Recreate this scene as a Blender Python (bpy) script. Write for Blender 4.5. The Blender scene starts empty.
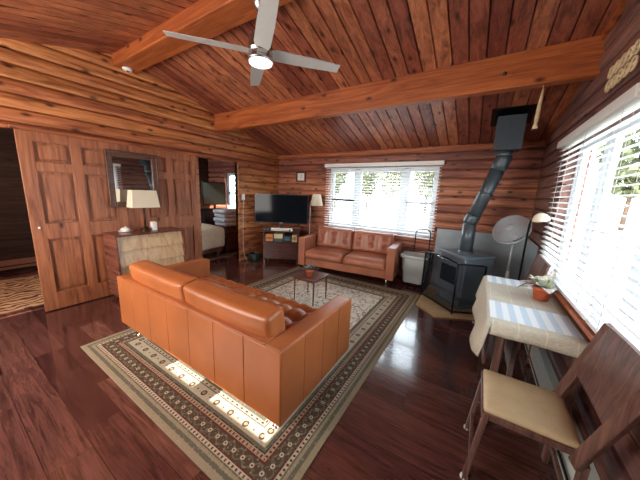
import bpy, bmesh, math, random
from mathutils import Vector, Matrix, Euler
PI = math.pi
random.seed(7)
S = bpy.context.scene
COL = S.collection

# ------------------------------------------------------------------ camera
cam_d = bpy.data.cameras.new('camera'); cam = bpy.data.objects.new('camera', cam_d); COL.objects.link(cam)
cam_d.sensor_width = 36; cam_d.lens = 251.54 / 640 * 36; cam_d.clip_start = .05; cam_d.clip_end = 200
yaw, pitch, roll = .5582, -.1856, .0395
fw = Vector((-math.sin(yaw) * math.cos(pitch), math.cos(yaw) * math.cos(pitch), math.sin(pitch)))
rt = Vector((math.cos(yaw), math.sin(yaw), 0)); up = rt.cross(fw)
r_ = rt * math.cos(roll) + up * math.sin(roll); u_ = -rt * math.sin(roll) + up * math.cos(roll)
m = Matrix((r_, u_, -fw)).transposed().to_4x4(); m.translation = Vector((4.1921, -4.7229, 1.5062))
cam.matrix_world = m
S.camera = cam
S.cycles.use_denoising = True
S.cycles.max_bounces = 8
S.cycles.sample_clamp_indirect = 6

# ------------------------------------------------------------------ view, sky, sun, large lights
S.view_settings.view_transform = 'Standard'; S.view_settings.look = 'None'
S.view_settings.gamma = 1; S.view_settings.use_curve_mapping = False
S.view_settings.exposure = 0.18
w = bpy.data.worlds.new('sky'); S.world = w; w.use_nodes = True
bg = w.node_tree.nodes['Background']; bg.inputs[0].default_value = (.80, .90, 1, 1); bg.inputs[1].default_value = 9.5
def lamp(name, kind, loc, target, energy, color, **kw):
    d = bpy.data.lights.new(name, kind); d.energy = energy; d.color = color
    for k, v in kw.items(): setattr(d, k, v)
    o = bpy.data.objects.new(name, d); COL.objects.link(o); o.location = loc
    o.rotation_euler = (Vector(target) - Vector(loc)).to_track_quat('-Z', 'Y').to_euler()
    return o
lamp('sun', 'SUN', (2.8, -14, 8), (2.75, -5.7, 2.37), 16, (1, .96, .88), angle=.006)
lamp('near_fill', 'AREA', (1.3, -5.85, 1.5), (2.5, -1.0, 1.6), 118, (1, .95, .88), shape='RECTANGLE', size=2.1, size_y=1.7)  # added fill light behind the camera, stands for no real source
lamp('ceiling_fill', 'AREA', (2.2, -5.6, 2.3), (1.6, -2.6, 3.1), 8, (1, .93, .84), shape='RECTANGLE', size=3.0, size_y=.8)  # added fill light aimed up at the ceiling, no real source there
lamp('hall_fill', 'POINT', (-1.0, -5.75, 2.1), (0, 0, 0), 80, (1, .85, .7), shadow_soft_size=.15)  # added fill light to brighten the dark hall, no fixture modelled

# ------------------------------------------------------------------ helpers
class MB:
    def __init__(s): s.bm = bmesh.new()
    def _v(s, pts): return [s.bm.verts.new(p) for p in pts]
    def face(s, pts, smooth=False):
        f = s.bm.faces.new(s._v(pts)); f.smooth = smooth; return f
    def box(s, lo, hi, bev=0, M=None, seg=2):
        x0, y0, z0 = lo; x1, y1, z1 = hi
        v = s._v([(x0, y0, z0), (x1, y0, z0), (x1, y1, z0), (x0, y1, z0), (x0, y0, z1), (x1, y0, z1), (x1, y1, z1), (x0, y1, z1)])
        fs = [s.bm.faces.new([v[i] for i in q]) for q in ((3, 2, 1, 0), (4, 5, 6, 7), (0, 1, 5, 4), (1, 2, 6, 5), (2, 3, 7, 6), (3, 0, 4, 7))]
        if M is not None:
            for a in v: a.co = M @ a.co
        if bev:
            es = list({e for f in fs for e in f.edges})
            r = bmesh.ops.bevel(s.bm, geom=es, offset=bev, segments=seg, affect='EDGES', profile=.5)
            for f in r['faces']: f.smooth = True
        return s
    def bar(s, p, q, w, h, bev=0, roll=0, up=(0, 0, 1)):
        p = Vector(p); q = Vector(q); d = q - p; L = d.length; z = d.normalized()
        u = Vector(up)
        if abs(z.dot(u)) > .98: u = Vector((0, 1, 0))
        x = u.cross(z).normalized(); y = z.cross(x)
        M = Matrix((x, y, z)).transposed().to_4x4(); M.translation = p
        M = M @ Matrix.Rotation(roll, 4, 'Z')
        return s.box((-w / 2, -h / 2, 0), (w / 2, h / 2, L), bev, M)
    def tube(s, pts, r, n=10, cap=True):
        pts = [Vector(p) for p in pts]; rs = r if isinstance(r, (list, tuple)) else [r] * len(pts)
        rings = []; prev = None
        for i, p in enumerate(pts):
            t = (pts[min(i + 1, len(pts) - 1)] - pts[max(i - 1, 0)]).normalized()
            if prev is None:
                a = Vector((0, 0, 1)) if abs(t.z) < .9 else Vector((1, 0, 0))
                x = a.cross(t).normalized()
            else:
                x = (prev - t * prev.dot(t)).normalized()
            prev = x; y = t.cross(x)
            rings.append(s._v([p + (x * math.cos(2 * PI * k / n) + y * math.sin(2 * PI * k / n)) * rs[i] for k in range(n)]))
        for a, b in zip(rings, rings[1:]):
            for k in range(n):
                f = s.bm.faces.new((a[k], a[(k + 1) % n], b[(k + 1) % n], b[k])); f.smooth = True
        if cap:
            s.bm.faces.new(rings[0][::-1]); s.bm.faces.new(rings[-1])
        return s
    def lathe(s, prof, c=(0, 0, 0), n=24, M=None, sx=1, sy=1):
        M = M or Matrix.Translation(Vector(c)); rings = []
        for r, z in prof:
            if r < 1e-6: rings.append(s._v([M @ Vector((0, 0, z))]))
            else: rings.append(s._v([M @ Vector((r * sx * math.cos(2 * PI * k / n), r * sy * math.sin(2 * PI * k / n), z)) for k in range(n)]))
        for a, b in zip(rings, rings[1:]):
            for k in range(n):
                k2 = (k + 1) % n
                if len(a) == 1 and len(b) == 1: continue
                if len(a) == 1: vs = (a[0], b[k2], b[k])
                elif len(b) == 1: vs = (a[k], a[k2], b[0])
                else: vs = (a[k], a[k2], b[k2], b[k])
                f = s.bm.faces.new(vs); f.smooth = True
        return s
    def prism(s, pts, a, b, axis='z', bev=0):
        def P(u, v, w): return {'z': (u, v, w), 'y': (u, w, v), 'x': (w, u, v)}[axis]
        A = s._v([P(u, v, a) for u, v in pts]); B = s._v([P(u, v, b) for u, v in pts]); n = len(pts)
        fs = [s.bm.faces.new(A[::-1]), s.bm.faces.new(B)]
        for k in range(n): fs.append(s.bm.faces.new((A[k], A[(k + 1) % n], B[(k + 1) % n], B[k])))
        if bev:
            es = list({e for f in fs for e in f.edges})
            r = bmesh.ops.bevel(s.bm, geom=es, offset=bev, segments=2, affect='EDGES')
            for f in r['faces']: f.smooth = True
        return s
    def cushion(s, lo, hi, r, nx=12, ny=10, nz=4, disp=None, M=None):
        """rounded box as a dense grid, disp(p, unit) moves each surface point"""
        lo = Vector(lo); hi = Vector(hi); c = (lo + hi) / 2; h = (hi - lo) / 2
        N = (nx, ny, nz); cache = {}
        def vert(i, j, k):
            key = (i, j, k)
            if key in cache: return cache[key]
            u = Vector((2 * i / nx - 1, 2 * j / ny - 1, 2 * k / nz - 1))
            u2 = Vector([math.sin(t * PI / 2) * .35 + t * .65 for t in u])
            p = Vector((u2.x * h.x, u2.y * h.y, u2.z * h.z))
            q = Vector([max(-(h[a] - r), min(h[a] - r, p[a])) for a in range(3)])
            d = p - q
            if d.length > 1e-9:
                # on a rounded shell
                k_ = max(abs(d[a]) for a in range(3))
                p = q + d.normalized() * min(r, max(k_, 0) if sum(abs(d[a]) > 1e-6 for a in range(3)) == 1 else r)
            p = p + c
            if disp: p = disp(p, u2)
            if M is not None: p = M @ p
            cache[key] = s.bm.verts.new(p); return cache[key]
        def quad(a, b, c2, d):
            vs = [vert(*a), vert(*b), vert(*c2), vert(*d)]
            try:
                f = s.bm.faces.new(vs); f.smooth = True
            except ValueError: pass
        for i in range(nx):
            for j in range(ny):
                quad((i, j, 0), (i, j + 1, 0), (i + 1, j + 1, 0), (i + 1, j, 0)); quad((i, j, nz), (i + 1, j, nz), (i + 1, j + 1, nz), (i, j + 1, nz))
        for i in range(nx):
            for k in range(nz):
                quad((i, 0, k), (i + 1, 0, k), (i + 1, 0, k + 1), (i, 0, k + 1)); quad((i, ny, k), (i, ny, k + 1), (i + 1, ny, k + 1), (i + 1, ny, k))
        for j in range(ny):
            for k in range(nz):
                quad((0, j, k), (0, j, k + 1), (0, j + 1, k + 1), (0, j + 1, k)); quad((nx, j, k), (nx, j + 1, k), (nx, j + 1, k + 1), (nx, j, k + 1))
        return s
    def build(s, name, m, parent=None):
        bmesh.ops.recalc_face_normals(s.bm, faces=s.bm.faces)
        me = bpy.data.meshes.new(name); s.bm.to_mesh(me); s.bm.free()
        ms = m if isinstance(m, (list, tuple)) else [m]
        for x in ms: me.materials.append(x)
        o = bpy.data.objects.new(name, me); COL.objects.link(o)
        if parent: o.parent = parent
        return o

def tag(o, label=None, cat=None, group=None, kind=None):
    if label: o['label'] = label
    if cat: o['category'] = cat
    if group: o['group'] = group
    if kind: o['kind'] = kind
    return o
def thing(name, label, cat, loc=(0, 0, 0), rz=0, group=None):
    o = bpy.data.objects.new(name, None); COL.objects.link(o); o.empty_display_size = .1
    o.location = loc; o.rotation_euler = (0, 0, rz); return tag(o, label, cat, group)
def struct(mb, name, m, parent=None):
    o = mb.build(name, m, parent)
    if parent is None: o['kind'] = 'structure'
    return o
def copy_tree(o, parent=None):
    c = o.copy(); COL.objects.link(c)
    if parent: c.parent = parent
    for ch in list(o.children): copy_tree(ch, c)
    return c

# ------------------------------------------------------------------ materials
class NT:
    def __init__(s, name):
        s.m = bpy.data.materials.new(name); s.m.use_nodes = True; s.t = s.m.node_tree
        s.b = s.t.nodes['Principled BSDF']
    def n(s, typ, ins=None, **kw):
        nd = s.t.nodes.new(typ)
        for k, v in kw.items(): setattr(nd, k, v)
        for k, v in (ins or {}).items():
            if isinstance(v, bpy.types.NodeSocket): s.t.links.new(v, nd.inputs[k])
            else: nd.inputs[k].default_value = v
        return nd
    def math(s, op, a, b=0.0, c=None, clamp=False):
        ins = {0: a, 1: b}
        if c is not None: ins[2] = c
        return s.n('ShaderNodeMath', ins, operation=op, use_clamp=clamp).outputs[0]
    def xyz(s, x, y, z=0.0): return s.n('ShaderNodeCombineXYZ', {0: x, 1: y, 2: z}).outputs[0]
    def obj(s):
        tc = s.n('ShaderNodeTexCoord'); sp = s.n('ShaderNodeSeparateXYZ', {0: tc.outputs['Object']})
        return tc.outputs['Object'], sp.outputs[0], sp.outputs[1], sp.outputs[2]
    def noise(s, vec, scale=5, detail=4, rough=.5, dist=0):
        return s.n('ShaderNodeTexNoise', {'Vector': vec, 'Scale': scale, 'Detail': detail, 'Roughness': rough, 'Distortion': dist}).outputs['Fac']
    def ramp(s, fac, stops, interp='LINEAR'):
        r = s.n('ShaderNodeValToRGB', {0: fac}); cr = r.color_ramp; cr.interpolation = interp
        while len(cr.elements) > 1: cr.elements.remove(cr.elements[-1])
        cr.elements[0].position = stops[0][0]; cr.elements[0].color = (*stops[0][1], 1)
        for p, c in stops[1:]:
            e = cr.elements.new(p); e.color = (*c, 1)
        return r.outputs[0]
    def mix(s, fac, a, b, mode='MIX'):
        nd = s.t.nodes.new('ShaderNodeMix'); nd.data_type = 'RGBA'; nd.blend_type = mode
        for i, v in ((0, fac), (6, a), (7, b)):
            if isinstance(v, bpy.types.NodeSocket): s.t.links.new(v, nd.inputs[i])
            else: nd.inputs[i].default_value = (*v, 1) if isinstance(v, tuple) and len(v) == 3 else v
        return nd.outputs[2]
    def bump(s, h, strength=.2, dist=.01):
        b = s.n('ShaderNodeBump', {'Height': h, 'Strength': strength, 'Distance': dist})
        s.t.links.new(b.outputs[0], s.b.inputs['Normal'])
    def set(s, color=None, rough=None, metal=None, **kw):
        for k, v in (('Base Color', color), ('Roughness', rough), ('Metallic', metal), *kw.items()):
            if v is None: continue
            if isinstance(v, bpy.types.NodeSocket): s.t.links.new(v, s.b.inputs[k])
            else: s.b.inputs[k].default_value = (*v, 1) if isinstance(v, tuple) and len(v) == 3 else v
        return s.m
def C(r, g, b):   # sRGB 0-255 to linear
    f = lambda c: (c / 255 / 12.92) if c / 255 <= .04045 else ((c / 255 + .055) / 1.055) ** 2.4
    return (f(r), f(g), f(b))

def wood(name, dark, light, along='y', across='z', pitch=.14, knots=.5, rough=.45, seg=None, var=.35, scale=1.0, bump=.15, tint=None, line=None, spec=.4, sat=.86, bdist=.006):
    t = NT(name); v, x, y, z = t.obj(); ax = dict(x=x, y=y, z=z)
    a, b = ax[along], ax[across]; c = ax[({'x', 'y', 'z'} - {along, across}).pop()]
    bi = t.math('DIVIDE', b, pitch); idb = t.math('FLOOR', bi)
    rnd = t.n('ShaderNodeTexWhiteNoise', {'Vector': t.xyz(idb, 3.3, 0)}, noise_dimensions='3D').outputs[0]
    if seg:
        a2 = t.math('ADD', a, t.math('MULTIPLY', rnd, seg * 7.3)); ids = t.math('FLOOR', t.math('DIVIDE', a2, seg))
        rnd = t.n('ShaderNodeTexWhiteNoise', {'Vector': t.xyz(idb, ids, 1.7)}, noise_dimensions='3D').outputs[0]
    off = t.math('MULTIPLY', rnd, 43.0)
    gv = t.xyz(t.math('ADD', t.math('MULTIPLY', a, 1.3 * scale), off), t.math('MULTIPLY', b, 16 * scale), t.math('MULTIPLY', c, 16 * scale))
    g = t.noise(gv, 1.0, 5, .6, 1.2)
    gv2 = t.xyz(t.math('ADD', t.math('MULTIPLY', a, 5 * scale), off), t.math('MULTIPLY', b, 120 * scale), t.math('MULTIPLY', c, 120 * scale))
    g2 = t.noise(gv2, 1.0, 3, .6)
    col = t.ramp(t.math('ADD', t.math('MULTIPLY', g, .75), t.math('MULTIPLY', g2, .25)), [(.36, dark), (.62, light)])
    val = t.math('ADD', t.math('MULTIPLY', rnd, var * 2), 1 - var)
    col = t.n('ShaderNodeHueSaturation', {'Color': col, 'Value': val, 'Saturation': sat, 'Hue': t.math('ADD', .492, t.math('MULTIPLY', rnd, .018))}).outputs[0]
    if knots:
        kv = t.xyz(t.math('ADD', t.math('MULTIPLY', a, 3.2), off), t.math('MULTIPLY', b, 6.5), 0.0)
        vo = t.n('ShaderNodeTexVoronoi', {'Vector': kv, 'Scale': 1.0, 'Randomness': 1.0}, voronoi_dimensions='2D')
        sp = t.n('ShaderNodeSeparateColor', {0: vo.outputs['Color']})
        on = t.math('LESS_THAN', sp.outputs[0], knots)
        dk = t.n('ShaderNodeMapRange', {'Value': vo.outputs['Distance'], 'From Min': .05, 'From Max': .17, 'To Min': .92, 'To Max': 0}).outputs[0]
        col = t.mix(t.math('MULTIPLY', dk, on), col, tuple(q * .22 for q in dark))
    if line:
        fr = t.math('FRACT', bi); dl = t.math('MINIMUM', fr, t.math('SUBTRACT', 1.0, fr))
        k = t.math('LESS_THAN', dl, line)
        if seg:
            fs = t.math('FRACT', t.math('DIVIDE', a2, seg)); k = t.math('MAXIMUM', k, t.math('LESS_THAN', fs, line * pitch / seg * 1.2))
        col = t.mix(t.math('MULTIPLY', k, .65), col, tuple(q * .25 for q in dark))
    t.bump(t.math('ADD', g, t.math('MULTIPLY', g2, .5)), bump, bdist)
    return t.set(col, rough, **{'Specular IOR Level': spec})
def plain(name, col, rough=.5, metal=0, var=.12, sc=40, bump=0, **kw):
    t = NT(name); v, x, y, z = t.obj(); n = t.noise(v, sc, 3)
    c = t.ramp(n, [(.3, tuple(q * (1 - var) for q in col)), (.7, tuple(min(1, q * (1 + var)) for q in col))])
    if bump: t.bump(n, bump, .004)
    return t.set(c, rough, metal, **kw)
def emit(name, col, strength):
    t = NT(name); return t.set((0, 0, 0), .5, **{'Emission Color': col, 'Emission Strength': strength})

M_left = wood('cedar_siding_golden', C(118, 58, 36), C(208, 132, 84), 'y', 'z', .14, .6, .42, var=.22, sat=1.0)
M_back = wood('cedar_siding_red', C(92, 48, 38), C(184, 108, 80), 'x', 'z', .14, .5, .45, var=.38, sat=.95)
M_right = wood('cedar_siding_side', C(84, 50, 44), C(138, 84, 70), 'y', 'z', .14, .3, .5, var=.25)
M_ceil = wood('cedar_ceiling_boards', C(100, 48, 36), C(174, 98, 70), 'y', 'x', .14, .5, .32, var=.42, sat=.98)
M_beam = wood('fir_beam', C(128, 66, 40), C(182, 104, 66), 'x', 'z', 3, .15, .5, var=.05, sat=1.05)
M_floor = wood('laminate_floor', C(62, 29, 25), C(108, 54, 45), 'x', 'y', .19, 0, .15, seg=1.22, var=.42, bump=.03, scale=1.7, line=.012, spec=.9, bdist=.002)
M_floor.node_tree.nodes['Principled BSDF'].inputs['Coat Weight'].default_value = .6; M_floor.node_tree.nodes['Principled BSDF'].inputs['Coat Roughness'].default_value = .06
M_bedfloor = wood('bedroom_floor', C(50, 28, 24), C(84, 50, 42), 'x', 'y', .19, 0, .4, seg=1.22, var=.2, bump=.04)
M_door = wood('door_fir', C(112, 64, 42), C(176, 110, 76), 'z', 'y', 5, .04, .42, var=.05, sat=1.0)
M_teak = wood('dresser_walnut', C(86, 38, 22), C(138, 68, 42), 'y', 'z', 5, 0, .25, var=.05)
M_teak_side = wood('dresser_walnut_side', C(86, 38, 22), C(138, 68, 42), 'x', 'z', 5, 0, .25, var=.05)
M_drawer = wood('dresser_drawer_veneer', C(176, 128, 78), C(214, 178, 122), 'z', 'y', 5, 0, .28, var=.05)
M_darkwood = wood('dark_stained_wood', C(70, 34, 24), C(112, 60, 44), 'z', 'x', 5, 0, .3, var=.05, scale=2)
M_chair = wood('chair_wood', C(82, 50, 42), C(130, 88, 74), 'z', 'x', 5, 0, .35, var=.05, scale=2.5)
M_frame = wood('mirror_frame_wood', C(70, 40, 30), C(112, 70, 52), 'y', 'z', 5, 0, .35, var=.05, scale=2)
M_cab = wood('mahogany_cabinet', C(52, 22, 20), C(88, 42, 36), 'x', 'z', 5, 0, .3, var=.05)
M_white = plain('white_paint', C(236, 236, 230), .35, var=.03)
M_blind = plain('white_blind_slat', C(246, 248, 250), .4, var=.02)
M_vinyl = plain('white_window_vinyl', C(214, 224, 230), .3, var=.02)
M_heater = plain('pale_heater_enamel', C(206, 214, 206), .35, var=.03)
M_black = plain('black_plastic', C(16, 17, 19), .3, var=.1)
M_screen = NT('dark_tv_glass').set(C(12, 20, 26), .08, **{'Specular IOR Level': .18})
M_stove = plain('black_stove_steel', C(112, 126, 136), .42, .1, var=.1, sc=60)
M_pipe = plain('black_stove_pipe', C(80, 90, 96), .36, .3, var=.08)
M_iron = plain('black_iron', C(22, 24, 28), .4, .6)
M_zinc = plain('galvanised_sheet', C(168, 180, 186), .3, .45, var=.12, sc=6)
M_steel = plain('brushed_nickel', C(190, 188, 184), .25, .95, var=.05)
M_bladeM = plain('silver_fan_blade', C(200, 200, 196), .4, .05, var=.03)
M_silver = plain('silver_paint', C(168, 170, 170), .35, .2, var=.04)
M_chrome = plain('chrome', C(225, 225, 225), .1, 1, var=.02)
M_bin = plain('grey_white_plastic', C(196, 202, 198), .45, var=.03)
M_terra = plain('terracotta', C(204, 104, 66), .7, var=.1, sc=30)
M_linen = plain('lamp_shade_linen', C(226, 214, 188), .8, var=.04, sc=200)
M_brass = plain('dark_bronze', C(70, 52, 40), .35, .7)
M_tan = plain('tan_vinyl_seat', C(206, 182, 142), .5, var=.06, sc=18)
M_stone = plain('tan_hearth_tile', C(186, 160, 118), .6, var=.12, sc=14)
M_soil = plain('potting_soil', C(50, 36, 28), .9, var=.3)
M_cord = plain('white_cord', C(214, 206, 194), .5)
M_gold = plain('pale_carved_wood', C(214, 190, 150), .6, var=.2, sc=30)
def leather(name, a, b):
    t = NT(name); v, x, y, z = t.obj(); n = t.noise(v, 3, 4); f = t.n('ShaderNodeTexVoronoi', {'Vector': v, 'Scale': 260.0}).outputs['Distance']
    t.bump(f, .12, .002)
    return t.set(t.ramp(n, [(.3, a), (.7, b)]), .36, **{'Specular IOR Level': .5})
M_leather = leather('cognac_leather', C(158, 90, 48), C(180, 104, 57))
M_leather2 = leather('tan_brown_leather', C(150, 90, 66), C(176, 110, 82))
def glass():
    t = NT('window_glass'); nt = t.t
    tr = t.n('ShaderNodeBsdfTransparent', {0: (.97, .98, .98, 1)}); gl = t.n('ShaderNodeBsdfGlossy', {'Roughness': .02})
    mx = t.n('ShaderNodeMixShader', {0: .04, 1: tr.outputs[0], 2: gl.outputs[0]})
    nt.links.new(mx.outputs[0], nt.nodes['Material Output'].inputs[0]); return t.m
M_glass = glass()
def mesh_screen():
    t = NT('black_wire_mesh'); nt = t.t
    tr = t.n('ShaderNodeBsdfTransparent'); d = t.n('ShaderNodeBsdfDiffuse', {0: (*C(50, 56, 64), 1)})
    mx = t.n('ShaderNodeMixShader', {0: .42, 1: tr.outputs[0], 2: d.outputs[0]})
    nt.links.new(mx.outputs[0], nt.nodes['Material Output'].inputs[0]); return t.m
M_mesh = mesh_screen()

# ------------------------------------------------------------------ room shell
W, D, EAVE, SL = 4.86, 6.1, 2.32, .272
def ceil_z(y): return EAVE + SL * min(-y, y + D)
PIT = .14
PROF = [(0, -.014), (.025, -.014), (.05, .010), (.12, .020), (.3, .027), (.5, .028), (.7, .027), (.88, .020), (.95, .010), (.975, -.014), (1, -.014)]
def prof_at(t):
    for (a, da), (b, db) in zip(PROF, PROF[1:]):
        if a <= t <= b: return da + (db - da) * (t - a) / (b - a)
    return 0
def log_wall(P, lo, hi, openings, top_fn=None, zmax=3.3, thick=.14):
    """P(s, d, z): s along wall, d depth towards the room, z up"""
    mb = MB(); zs = {0.0, zmax}
    for k in range(int(zmax / PIT) + 1): zs.add(round(k * PIT, 4))
    for (a, b, z0, z1) in openings: zs |= {z0, z1}
    zs = sorted(z for z in zs if z <= zmax)
    for za, zb in zip(zs, zs[1:]):
        if zb - za < 1e-4: continue
        k = math.floor((za + zb) / 2 / PIT)
        L, H = lo, hi
        if top_fn:
            L, H = top_fn(za, lo, hi)
            if H - L < .05: continue
        iv = [(L, H)]
        for (a, b, z0, z1) in openings:
            if z0 < (za + zb) / 2 < z1:
                new = []
                for (p, q) in iv:
                    if b <= p or a >= q: new.append((p, q)); continue
                    if a > p: new.append((p, a))
                    if b < q: new.append((b, q))
                iv = new
        ta, tb = (za - k * PIT) / PIT, (zb - k * PIT) / PIT
        ts = [ta] + [t for t, _ in PROF if ta + 1e-4 < t < tb - 1e-4] + [tb]
        pr = [(prof_at(min(1, max(0, t))), (k + t) * PIT) for t in ts]
        for (p, q) in iv:
            for (d0, z0), (d1, z1) in zip(pr, pr[1:]):
                f = mb.face([P(p, d0, z0), P(q, d0, z0), P(q, d1, z1), P(p, d1, z1)], True)
            mb.face([P(p, -thick, za)] + [P(p, d, z) for d, z in pr] + [P(p, -thick, zb)])
            mb.face([P(q, -thick, za)] + [P(q, d, z) for d, z in pr] + [P(q, -thick, zb)])
            mb.face([P(p, -thick, za), P(q, -thick, za), P(q, -thick, zb), P(p, -thick, zb)])
            mb.face([P(p, -thick, za), P(q, -thick, za), P(q, 0, za), P(p, 0, za)])
            mb.face([P(p, -thick, zb), P(q, -thick, zb), P(q, 0, zb), P(p, 0, zb)])
    return mb
def gable(za, lo, hi):
    if za <= EAVE: return lo, hi
    k = (za - EAVE) / SL
    return max(lo, -D + k), min(hi, -k)
BW = (1.42, 3.54, .80, 2.02)      # back window
RW = (-4.05, -1.33, .84, 2.05)    # right window
HALL = (-5.15, -3.98, 0.0, 2.03); BED = (-2.08, -1.25, 0.0, 2.03)
struct(log_wall(lambda s, d, z: (d, s, z), -D, 0, [HALL, BED], gable, thick=.045), 'wall_left', M_left)
struct(log_wall(lambda s, d, z: (s, -d, z), -2.8, W + .14, [BW, (-1.98, -1.56, .9, 1.95)], None, 2.38), 'wall_back', M_back)
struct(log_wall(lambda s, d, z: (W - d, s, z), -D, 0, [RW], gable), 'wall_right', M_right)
NW = [(2.14, 2.53, 1.56, 1.83), (2.74, 3.30, 1.56, 1.83)]  # unseen slots, sized to shape the sun patches beside the near sofa
struct(log_wall(lambda s, d, z: (s, -D + d, z), -.1, W + .1, NW, None, 2.38), 'wall_near', M_back)
# floor
mb = MB(); mb.box((-2.8, -D - .1, -.1), (W + .1, .1, 0)); struct(mb, 'floor', M_floor)
# ceilings with V grooves between the boards
def ceiling(name, y0, y1):
    mb = MB(); n = int((W + .3) / PIT) + 1
    for i in range(-20 if y0 == 0 else -1, n):
        x0 = i * PIT
        for (a, da), (b, db) in (((0, .026), (.03, .026)), ((.03, .026), (.055, 0)), ((.055, 0), (.945, 0)), ((.945, 0), (.97, .026)), ((.97, .026), (1, .026))):
            mb.face([(x0 + a * PIT, y0, ceil_z(y0) + da), (x0 + b * PIT, y0, ceil_z(y0) + db), (x0 + b * PIT, y1, ceil_z(y1) + db), (x0 + a * PIT, y1, ceil_z(y1) + da)])
    xa, xb = (-2.8 if y0 == 0 else -.14), n * PIT
    z0, z1 = ceil_z(y0) + .03, ceil_z(y1) + .03
    mb.prism([(y0, z0), (y1, z1), (y1, z1 + .15), (y0, z0 + .15)], xa, xb, 'x')
    return struct(mb, name, M_ceil)
ceiling('ceiling', 0, -3.05); ceiling('ceiling', -D, -3.05)
mb = MB(); mb.box((0.0, -3.17, 2.985), (W, -2.92, 3.22), .012); struct(mb, 'trim_1', M_beam)
mb = MB(); mb.box((0.0, -1.72, 2.505), (W, -1.60, 2.80), .012); struct(mb, 'trim_2', M_beam)
mb = MB(); mb.box((0.02, -.05, 2.265), (W - .02, -.02, 2.315), .006); struct(mb, 'trim_3', M_beam)
# slim cove strips along the right gable
mb = MB()
mb.bar((W - .035, 0, EAVE - .02), (W - .035, -3.05, ceil_z(-3.05) - .02), .03, .03)
struct(mb, 'trim_4', M_beam)
# doorway casing boards on the left wall
mb = MB()
mb.box((-.045, -1.25, 0), (.034, -1.215, 2.03)); mb.box((-.045, -2.125, 0), (.036, -2.08, 2.03))
struct(mb, 'trim_5', M_left)

# panelled doors on the left wall
def panel_door(idx, y0, y1):
    root = bpy.data.objects.new('door_%d' % idx, None); COL.objects.link(root); root.location = (.03, y0, 0); root['kind'] = 'structure'
    w = y1 - y0; mb = MB(); st = .115; mid = .10; pw = (w - 2 * st - mid) / 2
    rows = [(.22, .86), (1.04, 1.62), (1.72, 1.93)]
    mb.box((0, 0, .012), (.012, w, 2.03))
    for a, b in ((0, st), (w - st, w), (st + pw, st + pw + mid)): mb.box((.012, a, .012), (.038, b, 2.03), .004)
    zz = [.012] + [q for r in rows for q in r] + [2.03]
    for a, b in zip(zz[::2], zz[1::2]):
        mb.box((.0121, st - .001, a), (.0375, w - st + .001, b), .004)
    for a, b in rows:
        for c in (st, st + pw + mid):
            mb.box((.010, c + .028, a + .028), (.032, c + pw - .028, b - .028), .012, seg=1)
    mb.build('door_leaf', M_door, root)
    return root, w
d1, w1 = panel_door(1, -4.10, -3.19)
mb = MB(); mb.lathe([(0, .012), (.009, .010), (.012, 0)], M=Matrix.Translation((.038, .06, 1.0)) @ Matrix.Rotation(PI / 2, 4, 'Y'), n=12); mb.build('door_pull', M_white, d1)
d2, w2 = panel_door(2, -3.03, -2.13)
mb = MB()
for a, b in ((-3.188, -3.112), (-3.108, -3.032)): mb.box((.03, a, .0), (.056, b, 2.03), .003)
struct(mb, 'trim_6', M_door)
mb = MB(); mb.box((-.02, -4.13, 2.032), (.05, -2.08, 2.07), .004); struct(mb, 'trim_7', M_left)

# windows
def sash(mb, P, s0, s1, z0, z1, f=.045):
    for a, b, c, d in ((s0, s0 + f, z0, z1), (s1 - f, s1, z0, z1), (s0 + f, s1 - f, z0, z0 + f), (s0 + f, s1 - f, z1 - f, z1)):
        p, q = P(a, .03, c), P(b, -.03, d)
        mb.box(tuple(min(i, j) for i, j in zip(p, q)), tuple(max(i, j) for i, j in zip(p, q)))
def win(idx, P, s0, s1, z0, z1, muls, rails):
    root = bpy.data.objects.new('window_%d' % idx, None); COL.objects.link(root); root['kind'] = 'structure'
    edges = [s0] + muls + [s1]
    mb = MB(); sash(mb, P, s0, s1, z0, z1, .035)
    for mm in muls:
        p, q = P(mm - .04, .03, z0 + .02), P(mm + .04, -.03, z1 - .02); mb.box(tuple(min(i, j) for i, j in zip(p, q)), tuple(max(i, j) for i, j in zip(p, q)))
    mb.build('window_frame', M_vinyl, root)
    for i, (a, b) in enumerate(zip(edges, edges[1:])):
        a2, b2 = a + .04, b - .04
        mb = MB()
        P2 = lambda s, d, z: P(s, d * .6, z)
        if i in rails:
            zm = rails[i]; sash(mb, P2, a2, b2, z0 + .035, zm + .02); sash(mb, P2, a2, b2, zm - .02, z1 - .035)
        else: sash(mb, P2, a2, b2, z0 + .035, z1 - .035)
        so = mb.build('sash', M_vinyl, root)
        mb = MB(); p, q = P(a2 + .03, .003, z0 + .07), P(b2 - .03, -.003, z1 - .07)
        mb.box(tuple(min(i, j) for i, j in zip(p, q)), tuple(max(i, j) for i, j in zip(p, q))); mb.build('glass', M_glass, so)
    return root
win(1, lambda s, d, z: (s, .08 - d, z), BW[0], BW[1], BW[2], BW[3], [2.04, 2.98], {0: 1.37, 2: 1.40})
win(2, lambda s, d, z: (W + .08 - d, s, z), RW[0], RW[1], RW[2], RW[3], [-2.79, -2.0], {})
win(3, lambda s, d, z: (s, .08 - d, z), -1.98, -1.56, .9, 1.95, [], {0: 1.4})
# casings round the openings
mb = MB()
for lo, hi in (((RW[0] - .03, RW[2] - .03), (RW[1] + .03, RW[2])), ):
    mb.box((W - .10, lo[0], lo[1]), (W + .14, hi[0], hi[1]), .004)
struct(mb, 'trim_8', M_beam)
mb = MB(); mb.box((BW[0] - .03, -.05, BW[2] - .03), (BW[1] + .03, .14, BW[2]), .004); struct(mb, 'trim_9', M_beam)

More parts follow.
